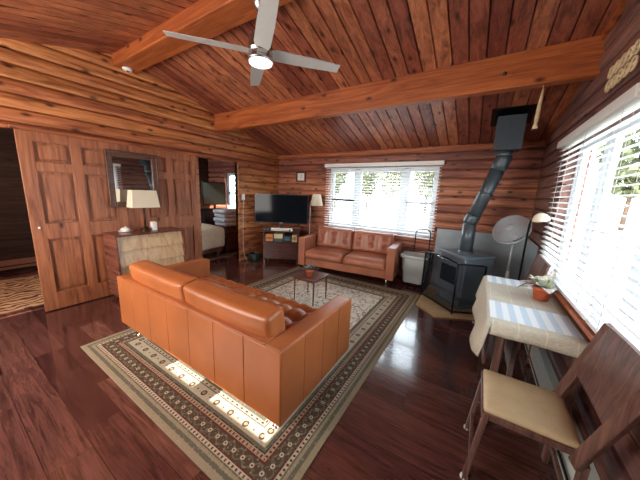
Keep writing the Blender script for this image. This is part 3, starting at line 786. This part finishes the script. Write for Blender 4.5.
tv = thing('television', 'wide flat black television on a stand above the mahogany cabinet', 'television', on_cab(.335, .20, ch), TR)
mb = MB(); mb.box((-.56, -.015, .135), (.56, .025, .745), .006); mb.build('bezel', M_black, tv)
mb = MB(); mb.box((-.545, -.018, .155), (.545, -.0145, .732)); mb.build('screen', M_screen, tv)
mb = MB(); mb.box((-.14, -.09, 0.0005), (.14, .09, .012), .004); mb.box((-.03, .0, .012), (.03, .02, .14), .003); mb.build('stand', M_black, tv)
M_logo = plain('silver_logo', C(200, 200, 200), .3)
mb = MB(); mb.box((-.03, -.0175, .141), (.03, -.0155, .149)); mb.build('logo_strip', M_logo, tv)
mb = MB(); s_ = thing('disc_player', 'white and silver slim disc player on the cabinet in front of the television', 'player', on_cab(.38, .05, ch), TR)
mb.box((-.22, -.05, .0005), (.22, .05, .055), .008); mb.build('body', M_white, s_)
mb = MB(); mb.box((-.215, -.054, .016), (.14, -.049, .026)); mb.build('slot', M_black, s_)
mb = MB(); mb.lathe([(0, .012), (.022, .011), (.026, 0)], M=Matrix.Translation((.17, -.05, .028)) @ Matrix.Rotation(PI / 2, 4, 'X'), n=18); mb.build('dial', M_steel, s_)
k_ = thing('table_radio', 'small dark twin-dial radio at the left end of the mahogany cabinet top', 'radio', on_cab(.06, .03, ch), TR)
mb = MB(); mb.box((-.07, -.03, .0005), (.08, .05, .055), .008); mb.build('body', M_black, k_)
for x in (-.035, .04):
    mb = MB(); mb.lathe([(0, .004), (.018, .006), (.022, 0)], M=Matrix.Translation((x, -.03, .028)) @ Matrix.Rotation(PI / 2, 4, 'X'), n=16); mb.build('speaker_cone', plain('speaker_grey', C(90, 92, 96), .5) if x < 0 else bpy.data.materials['speaker_grey'], k_)
def boxthing(name, label, cat, x0, x1, y0, y1, z0, z1, col, extra=None, group=None):
    r = thing(name, label, cat, on_cab((x0 + x1) / 2, (y0 + y1) / 2, z0), TR, group); hw, hd = (x1 - x0) / 2, (y1 - y0) / 2
    mb = MB(); mb.box((-hw, -hd, .0005), (hw, hd, z1 - z0), .003); mb.build('body', plain(name + '_body', col, .6), r)
    if extra:
        mb = MB()
        for (a, b_, c_, d_) in extra[1]: mb.box((-hw + 2 * hw * a, -hd - .002, (z1 - z0) * c_), (-hw + 2 * hw * b_, -hd + .001, (z1 - z0) * d_))
        mb.build('front_label', plain(name + '_front', extra[0], .6), r)
    return r
SH = .4705
boxthing('wooden_box', 'orange-brown wooden box at the left end of the cabinet shelf', 'box', .04, .19, .03, .25, SH, .62, C(196, 122, 66), (C(130, 74, 40), [(.1, .9, .35, .6)]))
boxthing('cardboard_box', 'cream box on the cabinet shelf beside the orange-brown wooden box', 'box', .215, .40, .03, .25, SH + .0, .635, C(196, 180, 140), (C(60, 84, 84), [(.0, 1, .0, .4)]))
boxthing('video_case', 'dark box with a blue-green stripe on the cabinet shelf', 'box', .415, .57, .03, .25, SH, .60, C(30, 34, 38), (C(70, 110, 124), [(.05, .95, .25, .45), (.1, .8, .6, .75)]))
boxthing('storage_box', 'tan box with dark marks at the right end of the cabinet shelf', 'box', .59, .70, .03, .25, SH, .62, C(200, 170, 120), (C(70, 50, 36), [(.15, .3, .3, .8), (.42, .58, .3, .8), (.7, .85, .3, .8)]))
fl = thing('floor_lamp', 'slim white floor lamp with a cream cone shade beside the television', 'lamp', (1.10, -.22, 0))
mb = MB(); mb.lathe([(0, 0), (.12, 0), (.12, .012), (.02, .02), (0, .02)], n=28); mb.build('base', M_white, fl)
mb = MB(); mb.tube([(0, 0, .015), (0, 0, 1.30), (.02, 0, 1.335), (.06, 0, 1.35), (.12, 0, 1.35)], .009, 10); mb.build('pole', M_white, fl)
mb = MB(); mb.lathe([(.085, .24), (.135, 0), (.132, 0), (.082, .24)], (.16, 0, 1.235), 30)
for k in range(3): mb.tube([(.16, 0, 1.35), (.16 + .11 * math.cos(k * 2.1), .11 * math.sin(k * 2.1), 1.35)], .003, 5)
mb.build('lamp_shade', M_linen, fl)
cl = thing('wall_clock', 'small square wood-framed clock on the far wall above the television', 'clock', (.70, -.029, 1.84))
mb = MB()
for lo, hi in (((-.13, -.11), (-.10, .11)), ((.10, -.11), (.13, .11)), ((-.10, -.11), (.10, -.08)), ((-.10, .08), (.10, .11))): mb.box((lo[0], -.03, lo[1]), (hi[0], .0, hi[1]), .003)
mb.build('clock_frame', M_darkwood, cl)
mb = MB(); mb.box((-.10, -.012, -.08), (.10, -.001, .08)); mb.build('clock_face', M_white, cl)
mb = MB(); mb.bar((0, -.015, 0), (.012, -.015, .05), .006, .002); mb.bar((0, -.015, 0), (.03, -.015, -.02), .006, .002); mb.build('clock_hand', M_black, cl)
# outlet, cord, small black box
o_ = thing('wall_outlet', 'white wall outlet with a cord plugged in, right of the bedroom doorway', 'outlet', (.029, -1.12, 1.30))
mb = MB(); mb.box((0, -.04, 0), (.012, .04, .12), .004); mb.build('cover_plate', M_white, o_)
mb = MB(); mb.box((.012, -.02, .01), (.04, .02, .05), .004); mb.build('plug', M_white, o_)
mb = MB(); mb.tube([(.045, -1.12, 1.31), (.035, -1.13, 1.1), (.032, -1.14, .6), (.034, -1.14, .25), (.05, -1.13, .12), (.09, -1.12, .04), (.14, -1.13, .012)], .006, 8); o = mb.build('power_cord', M_cord)
tag(o, 'white power cord hanging down the left wall from the outlet', 'cord')
g = thing('waste_bin', 'small dark green tub on the floor between the doorway and the mahogany cabinet', 'bin', (.24, -1.02, 0))
mb = MB(); loft(mb, [ring(0, .09, .07, .03), ring(.17, .11, .09, .03), ring(.17, .10, .08, .03), ring(.02, .08, .06, .03)], True, True); mb.build('tub', plain('dark_green_plastic', C(26, 40, 34), .4), g)
mb = MB(); mb.tube([(-.10, 0, .16), (-.06, -.02, .23), (.06, -.02, .23), (.10, 0, .16)], .005, 6); mb.build('handle', M_steel, g)

# ------------------------------------------------------------------ dresser, lamp, mirror
dd = thing('dresser', 'walnut dresser with pale stepped drawer fronts below the framed mirror', 'dresser', (.075, -3.49, 0))
dw, dp, dh = .87, .40, .885
mb = MB()
side = [(0, .06), (dp - .02, .06), (dp, .12), (dp - .0, .30), (dp - .035, dh - .02), (0, dh - .02)]
for y in (0, dw - .022): mb.prism(side, y, y + .022, 'y')
mb.box((0, .022, .06), (.012, dw - .022, dh - .02)); mb.box((.012, .022, .06), (dp - .04, dw - .022, .085)); mb.build('carcass', M_teak_side, dd)
mb = MB(); mb.box((-.01, -.008, dh - .02), (dp - .02, dw + .008, dh), .006); mb.build('top', M_teak, dd)
zs_ = [.09, .285, .48, .67, .862]
for k in range(4):
    z0, z1 = zs_[k], zs_[k + 1] - .006; x1 = dp - .03 - .01 * k; mb = MB()
    mb.prism([(x1 - .03, z0), (x1 + .026, z0), (x1 + .022, z0 + .008), (x1 - .018, z1), (x1 - .04, z1)], .026, dw - .026, 'y'); q = mb.build('drawer', M_drawer, dd)
for y in (.05, dw - .05):
    for x in (.05, dp - .06):
        mb = MB(); mb.tube([(x, y, 0), (x, y, .062)], [.012, .018], 10); mb.build('leg', M_teak, dd)
mi = thing('wall_mirror', 'dark wood framed mirror hanging above the dresser', 'mirror', (.085, -3.39, 1.21), math.radians(1.4))
mw, mh = .62, .735; mb = MB(); fr = .075
for a, b_, c_, d_ in ((0, fr, 0, mh), (mw - fr, mw, 0, mh), (fr, mw - fr, 0, fr), (fr, mw - fr, mh - fr, mh)): mb.box((0, a, c_), (.035, b_, d_), .01)
for a, b_, c_, d_ in ((0, .02, 0, mh), (mw - .02, mw, 0, mh), (.02, mw - .02, 0, .02), (.02, mw - .02, mh - .02, mh)): mb.box((.0, a, c_), (.045, b_, d_), .006)
mb.build('mirror_frame', M_frame, mi)
mb = MB(); mb.box((.002, fr - .01, fr - .01), (.014, mw - fr + .01, mh - fr + .01)); mb.build('mirror_glass', NT('mirror_glass').set(C(225, 228, 228), .02, 1.0), mi)
tl = thing('table_lamp', 'bronze table lamp with a rectangular cream shade on the dresser', 'lamp', (.275, -3.07, dh))
mb = MB(); mb.lathe([(0, 0), (.06, 0), (.06, .012), (.05, .02), (.045, .045), (.03, .055), (0, .06)], n=24, c=(0, 0, 0)); mb.build('base', M_brass, tl)
mb = MB(); mb.tube([(0, 0, .05), (0, 0, .36)], .013, 12); mb.build('stem', M_brass, tl)
mb = MB(); A = [(-.09, -.17), (.09, -.17), (.09, .17), (-.09, .17)]; Bq = [(-.07, -.145), (.07, -.145), (.07, .145), (-.07, .145)]
for k in range(4):
    k2 = (k + 1) % 4; mb.face([(*A[k], .33), (*A[k2], .33), (*Bq[k2], .56), (*Bq[k], .56)])
    mb.face([(A[k][0] * .96, A[k][1] * .98, .33), (A[k2][0] * .96, A[k2][1] * .98, .33), (Bq[k2][0] * .96, Bq[k2][1] * .98, .56), (Bq[k][0] * .96, Bq[k][1] * .98, .56)])
    mb.face([(*A[k], .33), (*A[k2], .33), (A[k2][0] * .96, A[k2][1] * .98, .33), (A[k][0] * .96, A[k][1] * .98, .33)])
    mb.face([(*Bq[k], .56), (*Bq[k2], .56), (Bq[k2][0] * .96, Bq[k2][1] * .98, .56), (Bq[k][0] * .96, Bq[k][1] * .98, .56)])
mb.bar((-.075, 0, .35), (.075, 0, .35), .006, .006); mb.build('lamp_shade', M_linen, tl)
wb = thing('candle_holder', 'white square ceramic holder on the dresser beside the lamp foot', 'holder', (.27, -2.965, dh))
mb = MB(); mb.box((-.035, -.035, .0005), (.035, .035, .12), .006); mb.build('body', M_white, wb)
mb = MB(); mb.box((-.022, -.022, .115), (.022, .022, .128), .003); mb.build('candle', M_linen, wb)
ds = thing('lidded_dish', 'small white lidded dish on a saucer at the left of the dresser top', 'dish', (.17, -3.27, dh), .3)
mb = MB(); mb.lathe([(0, .001), (.05, .001), (.085, .012), (.083, .016), (.05, .006), (0, .006)], n=28); mb.build('saucer', M_white, ds)
mb = MB(); mb.lathe([(0, .006), (.035, .006), (.058, .028), (.058, .036), (0, .036)], n=28); mb.build('bowl', M_white, ds)
mb = MB(); mb.lathe([(.058, .037), (.045, .05), (.012, .058), (.012, .066), (0, .07)], n=28); mb.build('lid', M_white, ds)

# ------------------------------------------------------------------ dining table
def cloth_mat():
    t = NT('checked_linen'); v, x, y, z = t.obj()
    def ln(a, p, w_): return t.math('LESS_THAN', t.math('ABSOLUTE', t.math('SUBTRACT', t.math('FRACT', t.math('DIVIDE', a, p)), .5)), w_)
    k = t.math('MAXIMUM', ln(x, .13, .018), ln(y, .13, .018))
    n = t.noise(t.xyz(t.math('MULTIPLY', x, 60.0), t.math('MULTIPLY', y, 500.0), t.math('MULTIPLY', z, 500.0)), 1, 2)
    c = t.ramp(n, [(.3, C(174, 166, 146)), (.7, C(216, 210, 194))]); c = t.mix(t.math('MULTIPLY', k, .6), c, C(232, 222, 200))
    t.bump(n, .1, .002); return t.set(c, .85, **{'Specular IOR Level': .15})
M_cloth = cloth_mat()
TX0, TX1, TY0, TY1, TZ = 4.36, 4.825, -2.88, -1.79, .75
t = thing('dining_table', 'narrow dark wood drop-leaf table along the long side window', 'table', (TX0, TY0, 0)); tw, td = TX1 - TX0, TY1 - TY0
mb = MB(); mb.box((0, 0, TZ - .02), (tw, td, TZ), .004); mb.build('tabletop', M_chair, t)
mb = MB()
mb.box((.03, .03, TZ - .10), (tw - .03, .05, TZ - .02)); mb.box((.03, td - .05, TZ - .10), (tw - .03, td - .03, TZ - .02)); mb.box((.03, .05, TZ - .10), (.05, td - .05, TZ - .02)); mb.box((tw - .05, .05, TZ - .10), (tw - .03, td - .05, TZ - .02))
mb.build('apron', M_chair, t)
mb = MB(); mb.box((-.022, .06, TZ - .34), (-.004, td - .06, TZ - .005), .003); mb.build('drop_leaf', M_chair, t)
for x in (.05, tw - .05):
    for y in (.05, td - .05):
        mb = MB(); mb.box((x - .02, y - .02, 0), (x + .02, y + .02, TZ - .10), .003); mb.build('leg', M_chair, t)
mb = MB(); mb.box((tw * .35, td * .3, .25), (tw * .35 + .03, td * .62, .62), .003); mb.box((tw * .35, td * .3, 0), (tw * .35 + .03, td * .3 + .04, .25)); mb.build('gate_leg', plain('greyed_wood', C(120, 104, 98), .5), t)
# cloth: top, hanging front/left/back edge, with a folded corner
mb = MB(); cz = TZ + .004
x0, x1, y0, y1 = TX0 - .032, TX1 - .01, TY0 - .012, TY1 + .012
nx, ny = 14, 30
def cl_pt(u, v):
    # u across (negative = left drop), v along (negative = near drop, >1 far drop)
    L = x1 - x0; Dd = y1 - y0
    dl = max(0, -u); dn = max(0, -v); df = max(0, v - Dd)
    x = x0 + max(0, u); y = y0 + min(max(0, v), Dd); z = cz
    rx = .012
    if dl: x -= rx * min(1, dl / .02); z -= max(0, dl - .004); x -= .012 * math.sin(v * 11) * dl / .2 + (.22 * dl)
    if dn: y -= rx * min(1, dn / .02); z -= max(0, dn - .004) * (1 if not dl else .0); y -= .006 * math.sin(u * 19) * dn / .1
    if df: y += rx * min(1, df / .02); z -= max(0, df - .004) * (1 if not dl else 0)
    if dl and dn: x += .35 * dn; y -= .25 * min(dn, dl); z -= .25 * dn
    if dl and df: x += .3 * df; y += .1 * df
    return (x, y, z)
us = [-.23, -.16, -.10, -.05, -.02, -.004, 0] + [(x1 - x0) * i / 10 for i in range(1, 11)]
vs = [-.085, -.06, -.03, -.01, 0] + [(y1 - y0) * i / 26 for i in range(1, 27)] + [y1 - y0 + .01, y1 - y0 + .03]
G_ = [[mb.bm.verts.new(cl_pt(u, v)) for v in vs] for u in us]
for i in range(len(us) - 1):
    for j in range(len(vs) - 1):
        f_ = mb.bm.faces.new((G_[i][j], G_[i + 1][j], G_[i + 1][j + 1], G_[i][j + 1])); f_.smooth = True
o = mb.build('tablecloth', M_cloth); tag(o, 'beige checked tablecloth draped over the narrow window table', 'tablecloth')
o.modifiers.new('thick', 'SOLIDIFY').thickness = .002; o.modifiers['thick'].offset = 1
def stripe_mat():
    t = NT('blue_white_stripe'); v, x, y, z = t.obj()
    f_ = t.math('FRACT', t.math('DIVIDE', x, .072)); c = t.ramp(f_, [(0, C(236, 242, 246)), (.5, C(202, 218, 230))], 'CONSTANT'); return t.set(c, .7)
M_stripe = stripe_mat()
def stripe_piece(label, ya, yb):
    mb = MB(); mb.box((0, 0, 0), (.44, yb - ya, .002)); o = mb.build('sheet', M_stripe); o.location = (TX0 - .02, ya, cz + .0025); tag(o, label, 'sheet', 'striped sheets')  # thin box with pale blue and white stripes, laid on the cloth
stripe_piece('blue and white striped placemat at the near end of the window table', -2.83, -2.50)
stripe_piece('blue and white striped placemat at the far end of the window table', -1.99, -1.76)
p = thing('potted_plant', 'silvery-leaved plant in a terracotta pot on the window table', 'plant', (4.68, -2.24, cz + .003))
pot(p, .062, .105)
rr = random.Random(11)
mb = MB()
for i in range(15):
    a = i * 2.4; e = .35 + .07 * i; L = rr.uniform(.12, .17) if math.cos(a) < .3 else .09
    leaf(mb, (.02 * math.cos(a), .02 * math.sin(a), .095), (math.cos(a) * math.cos(e), math.sin(a) * math.cos(e), math.sin(e)), L, L * .36, .45, .25, 8, .5 * math.sin(i * 1.7))
leaf(mb, (-.02, 0, .10), (-.95, -.1, .35), .19, .07, .75, .2, 8, .8)
leaf(mb, (-.01, -.02, .11), (-.5, -.45, .5), .17, .075, .6, .2, 8, .7)
leaf(mb, (.02, 0, .10), (.25, .6, .6), .20, .03, .0, .2, 8)
mb.build('leaves', M_leaf_b, p)
mb = MB()
for i in range(26):
    a = rr.uniform(0, 2 * PI); e = rr.uniform(.6, 1.5); L = rr.uniform(.07, .14)
    leaf(mb, (.025 * math.cos(a), .025 * math.sin(a), .1), (math.cos(a) * math.cos(e), math.sin(a) * math.cos(e), math.sin(e)), L * (1 if math.cos(a) < .5 else .6), L * .24, .2, .25, 5)
mb.build('young_leaves', M_leafg, p)

# ------------------------------------------------------------------ folding chairs (face -x, backs to the window)
def chair(label, loc, rz=0):
    c = thing('folding_chair', label, 'chair', loc, rz, 'folding chairs by the window table')
    sw, sd = .38, .38; zs = .445     # x: 0 front .. .38 rear ; y -.19...19
    mb = MB()
    mb.box((0, -sw / 2, zs - .035), (sd, -sw / 2 + .028, zs), .003); mb.box((0, sw / 2 - .028, zs - .035), (sd, sw / 2, zs), .003)
    mb.box((0, -sw / 2 + .028, zs - .035), (.028, sw / 2 - .028, zs), .003); mb.box((sd - .028, -sw / 2 + .028, zs - .035), (sd, sw / 2 - .028, zs), .003)
    mb.build('seat_frame', M_chair, c)
    mb = MB()
    def disp(p, u):
        if u.z > 0: p.z += .012 * (1 - u.x ** 4) * (1 - u.y ** 4)
        return p
    mb.cushion((.006, -sw / 2 + .006, zs - .004), (sd - .006, sw / 2 - .006, zs + .022), .012, 14, 14, 3, disp); mb.build('seat', M_tan, c)
    for s in (-1, 1):
        y = s * (sw / 2 - .012)
        mb = MB(); mb.bar((-.025, y, 0), (.02, y, zs - .005), .024, .038, .003); l_ = mb.build('front_leg', M_chair, c)
        mb = MB(); mb.lathe([(0, 0), (.02, 0), (.02, .012), (0, .013)], (-.025, y, 0.0), 12); mb.build('foot_glide', M_white, l_)
        mb = MB(); mb.bar((sd - .005, s * (sw / 2 + .012), 0), (sd + .0, s * (sw / 2 + .012), zs - .03), .026, .042, .003)
        mb.bar((sd - .03, s * (sw / 2 + .012), zs - .06), (sd + .045, s * (sw / 2 + .012) - .19, .965), .026, .05, .004); mb.build('back_post', M_chair, c)
    mb = MB(); mb.bar((-.012, -sw / 2 + .02, .13), (-.012, sw / 2 - .02, .13), .018, .03, .003); mb.build('stretcher', M_chair, c)
    mb = MB(); mb.bar((sd, -sw / 2, .13), (sd, sw / 2, .13), .018, .03, .003); mb.build('stretcher', M_chair, c)
    A_ = Vector((sd - .003, -.085, .665)); B_ = Vector((sd + .043, -.19, .96)); mb = MB()
    d_ = (B_ - A_).normalized(); n_ = 10
    rows = []
    for i in range(n_ + 1):
        y = -sw / 2 + sw * i / n_; bow = .004 * math.cos(PI * (i / n_ - .5)); rows.append([Vector((p.x + bow + o2, y + p.y, p.z + zz_)) for p, o2, zz_ in ((A_, -.007, 0), (B_, -.007, .008), (B_, .007, .008), (A_, .007, 0))])
    R_ = [mb._v(r) for r in rows]
    for a, b_ in zip(R_, R_[1:]):
        for k in range(4): mb.bm.faces.new((a[k], a[(k + 1) % 4], b_[(k + 1) % 4], b_[k]))
    mb.bm.faces.new(R_[0]); mb.bm.faces.new(R_[-1]); mb.build('backrest', M_chair, c)
    return c
c1 = chair('wooden folding chair with tan padded seat at the near end of the window table', (4.335, -3.145, 0), 0)
c2 = copy_tree(c1); c2.location = (4.34, -1.42, 0); c2['label'] = 'wooden folding chair with tan seat half hidden beyond the far end of the window table'

# ------------------------------------------------------------------ small wall and ceiling pieces
t = thing('hanging_rope', 'tan rope with a thick tasselled end hanging from the cross beam near the stove', 'rope', (4.52, -1.66, 2.80))
mb = MB(); mb.tube([(0, 0, -.05), (0, .0, -.30), (.0, -.02, -.34)], .004, 6); mb.build('string', M_gold, t)
mb = MB(); mb.tube([(.0, -.02, -.33), (-.005, -.03, -.42), (-.01, -.04, -.58), (-.012, -.045, -.62), (-.012, -.045, -.66)], [.008, .014, .017, .012, .022], 10); mb.build('tassel', M_gold, t)
t = thing('wall_carving', 'pale openwork carved ornament on the wall above the long side window', 'ornament', (W - .045, -2.30, 2.33))
mb = MB()
for i in range(5):
    for j in range(2):
        yc, zc = -.16 - .0 + i * .085, -.04 + j * .085
        mb.tube([(0, yc + .034 * math.cos(a), zc + .034 * math.sin(a)) for a in [2 * PI * k / 12 for k in range(13)]], .008, 6, False)
        mb.lathe([(0, -.008), (.012, 0), (0, .008)], M=Matrix.Translation((0, yc, zc)) @ Matrix.Rotation(PI / 2, 4, 'Y'), n=8)
mb.build('fretwork', M_gold, t)
t = thing('ceiling_hook', 'small dark hook on the face of the cross beam left of the chimney box', 'hook', (4.22, -1.835, 2.59))
mb = MB(); mb.lathe([(0, 0), (.018, .0), (.014, .008), (0, .01)], M=Matrix.Rotation(PI / 2, 4, 'X'), n=12); mb.build('plate', M_brass, t)
mb = MB(); mb.tube([(0, -.005, 0), (0, -.03, 0), (0, -.038, -.015), (0, -.03, -.028)], .004, 6); mb.build('hook_end', M_brass, t)

# ------------------------------------------------------------------ hallway and bedroom behind the left wall
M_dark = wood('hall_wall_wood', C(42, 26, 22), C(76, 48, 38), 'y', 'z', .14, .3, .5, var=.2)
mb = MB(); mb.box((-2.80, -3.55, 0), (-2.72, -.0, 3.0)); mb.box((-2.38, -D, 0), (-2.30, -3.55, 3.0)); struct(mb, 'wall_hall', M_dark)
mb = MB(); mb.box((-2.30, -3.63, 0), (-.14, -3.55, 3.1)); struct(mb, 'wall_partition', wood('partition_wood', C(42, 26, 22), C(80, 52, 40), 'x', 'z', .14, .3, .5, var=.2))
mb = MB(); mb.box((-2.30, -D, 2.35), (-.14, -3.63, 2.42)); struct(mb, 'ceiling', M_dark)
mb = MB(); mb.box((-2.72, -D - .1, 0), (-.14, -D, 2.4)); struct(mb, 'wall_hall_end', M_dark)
t = thing('baseboard_heater', 'long brown baseboard heater seen through the dark opening at the far left', 'heater', (-2.295, -5.9, .06))
M_bh = plain('tan_heater', C(150, 104, 86), .4)
mb = MB(); mb.box((0, 0, 0), (.06, 2.2, .15), .006); mb.build('housing', M_bh, t)
mb = MB(); mb.box((.058, 0.01, .05), (.063, 2.19, .065)); mb.build('grille', M_iron, t)
def hall_rug():
    t = NT('hall_rug_swirl'); v, x, y, z = t.obj()
    wv = t.n('ShaderNodeTexWave', {'Vector': v, 'Scale': 3.2, 'Distortion': 7.0, 'Detail': 1.0, 'Detail Scale': 2.0}).outputs[1]
    c = t.ramp(wv, [(0, C(206, 158, 116)), (.55, C(86, 44, 34))], 'CONSTANT'); return t.set(c, .9)
mb = MB(); mb.box((-1.8, -5.3, .001), (-.27, -3.75, .010), .002); o = mb.build('hall_rug', hall_rug()); tag(o, 'tan and dark red swirl-patterned rug beyond the opening at the far left', 'rug')
mb = MB(); mb.box((.25, -5.3, .001), (1.18, -4.56, .012), .003); o = mb.build('door_mat', plain('charcoal_mat', C(24, 22, 24), .9, var=.3, sc=200)); tag(o, 'dark door mat cut off at the lower left of the floor', 'mat')
# bedroom
mb = MB(); mb.box((-2.6, -3.5, .001), (-.47, -.2, .03), .003); o = mb.build('bedroom_carpet', plain('bedroom_carpet', C(112, 92, 80), .9, var=.2, sc=90)); tag(o, 'brown carpet on the bedroom floor beyond the doorway', 'carpet')
bd = thing('bed', 'bed with a draped cream blanket seen through the bedroom doorway', 'bed', (-.5, -3.03, .031))
mb = MB(); mb.box((-1.5, 0, .12), (-.04, 1.80, .30), .01); mb.build('bed_frame', M_darkwood, bd)
for x in (-1.42, -.12):
    for y in (.08, 1.72):
        mb = MB(); mb.box((x - .03, y - .03, 0), (x + .03, y + .03, .13)); mb.build('leg', M_darkwood, bd)
mb = MB(); mb.cushion((-1.5, 0, .30), (-.02, 1.82, .56), .06, 14, 16, 4); mb.build('mattress', M_linen, bd)
mb = MB(); rr = random.Random(5)
def dispb(p, u):
    if u.z < 0 and (abs(u.x) > .9 or abs(u.y) > .9): p.x += .02 * math.sin(p.y * 17); p.y += .015 * math.sin(p.x * 15)
    p.z += .012 * math.sin(p.y * 9 + p.x * 4)
    return p
mb.cushion((-1.52, .3, .20), (.02, 1.86, .66), .08, 26, 26, 8, dispb); mb.build('blanket', plain('cream_blanket', C(206, 188, 158), .9, var=.1, sc=30, bump=.3), bd)
sh = thing('bedroom_shelf', 'dark slatted wooden chest under the stacked grey bedding in the bedroom', 'chest', (-.62, -1.06, .031))
mb = MB()
for k in range(5): mb.box((-.34, -.0, .07 + k * .112), (.0, .62, .165 + k * .112), .006)
mb.box((-.32, .02, .05), (-.02, .60, .628)); mb.build('body', M_cab, sh)
for x in (-.30, -.04):
    for y in (.04, .58):
        mb = MB(); mb.box((x - .02, y - .02, .0), (x + .02, y + .02, .06)); mb.build('leg', M_cab, sh)
M_bed = plain('grey_bedding', C(190, 192, 196), .9, var=.1, sc=14, bump=.3)
zc = .663
for i, (lab, hh, dx) in enumerate((('bottom', .10, 0), ('second from the bottom', .10, .02), ('second from the top', .09, -.01), ('topmost', .09, .01))):
    mb = MB(); mb.cushion((-.38, -.06 - .05 * (i % 2), .0), (.02, .60, hh - .002), .04, 12, 14, 4, lambda p, u: Vector((p.x, p.y, p.z + (.008 * math.sin(p.y * 22 + p.x * 9) * (1 - abs(u.z)) if True else 0))))
    o = mb.build('folded_blanket', M_bed); o.location = (-.62 + dx, -1.04, zc); zc += hh
    tag(o, 'folded grey blanket, %s in the stack on the bedroom chest' % lab, 'blanket', 'folded bedding in the bedroom')
t = thing('television', 'grey-screened television inside the dark bedroom', 'television', (-1.62, -.62, .99), math.radians(88))
mb = MB(); mb.box((-.33, 0, .10), (.33, .03, .68), .005); mb.build('bezel', M_black, t)
mb = MB(); mb.box((-.30, -.003, .13), (.30, .001, .655)); mb.build('screen', NT('pale_screen').set(C(96, 112, 104), .25), t)
mb = MB(); mb.box((-.12, -.06, 0), (.12, .09, .012)); mb.box((-.03, .005, .01), (.03, .025, .12)); mb.build('stand', M_black, t)
t = thing('night_cabinet', 'black low cabinet below the bedroom television', 'cabinet', (-1.9, -1.02, .031))
mb = MB(); mb.box((0, 0, .04), (.42, .8, .93), .005); mb.build('body', M_black, t)
mb = MB(); mb.box((-.01, -.01, .93), (.43, .81, .958), .004); mb.build('top', M_iron, t)

# ------------------------------------------------------------------ outdoors
mb = MB(); mb.box((-50, .15, -.7), (60, 60, -.6)); mb.box((W + .15, -20, -.7), (60, .15, -.6)); struct(mb, 'ground', plain('pale_gravel', C(158, 154, 142), .9, var=.08, sc=3))
M_fol = leafmat('tree_foliage', C(44, 54, 34), C(112, 118, 78)); M_bark = plain('tree_bark', C(90, 72, 58), .9, var=.3, sc=20)
def tree(label, loc, h, seed, grp):
    r = thing('tree', label, 'tree', loc, 0, grp); rr = random.Random(seed)
    mb = MB(); mb.tube([(0, 0, 0), (.05, 0, h * .4), (0, .05, h * .75)], [.16, .12, .05], 8)
    for k in range(6):
        a = rr.uniform(0, 6.28); z = h * rr.uniform(.3, .7); mb.tube([(0, 0, z), (math.cos(a) * h * .14, math.sin(a) * h * .14, z + h * .12)], [.05, .015], 5)
    mb.build('trunk', M_bark, r)
    mb = MB()
    for i in range(1700):
        a = rr.uniform(0, 6.28); u = rr.random(); z = h * (.22 + .78 * u); rad = h * .30 * math.sqrt(rr.random()) * .62 * math.sin(PI * (u * .85 + .12))
        p_ = Vector((rad * math.cos(a), rad * math.sin(a), z)); s_ = rr.uniform(.017, .034) * h
        d1_ = Vector((rr.uniform(-1, 1), rr.uniform(-1, 1), rr.uniform(-1, 1))).normalized(); d2_ = d1_.cross(Vector((rr.uniform(-1, 1), rr.uniform(-1, 1), .3))).normalized()
        mb.face([p_ - d1_ * s_, p_ + d2_ * s_ * .6, p_ + d1_ * s_, p_ - d2_ * s_ * .6])
    mb.build('crown', M_fol, r); return r
tg1, tg2 = 'trees beyond the far window', 'trees beyond the long side window'
for i, (x, y, h, lab) in enumerate([(-18, 29, 9, 'leafy tree outside the far window, leftmost of the distant row'), (-13.9, 28, 10, 'leafy tree outside the far window, second from the left of the distant row'), (-9.8, 30, 9.5, 'leafy tree outside the far window, left of the middle pane'),
                                   (-5.8, 28, 9, 'leafy tree outside the far window, seen through the middle pane'), (-1.8, 30, 10, 'leafy tree outside the far window, behind its right pane'), (2.4, 28, 9, 'leafy tree outside the far window, rightmost of the distant row')]):
    tree(lab, (x, y, -.6), h, 20 + i, tg1)
for i, (x, y, h, lab) in enumerate([(8.6, 24, 11, 'tall tree outside the long side window, seen nearest the stove corner'), (14.2, 26, 13, 'tall tree outside the long side window, behind its upper right part'), (20.5, 27, 13, 'tall tree outside the long side window, at the edge of the picture')]):
    tree(lab, (x, y, -.6), h, 40 + i, tg2)
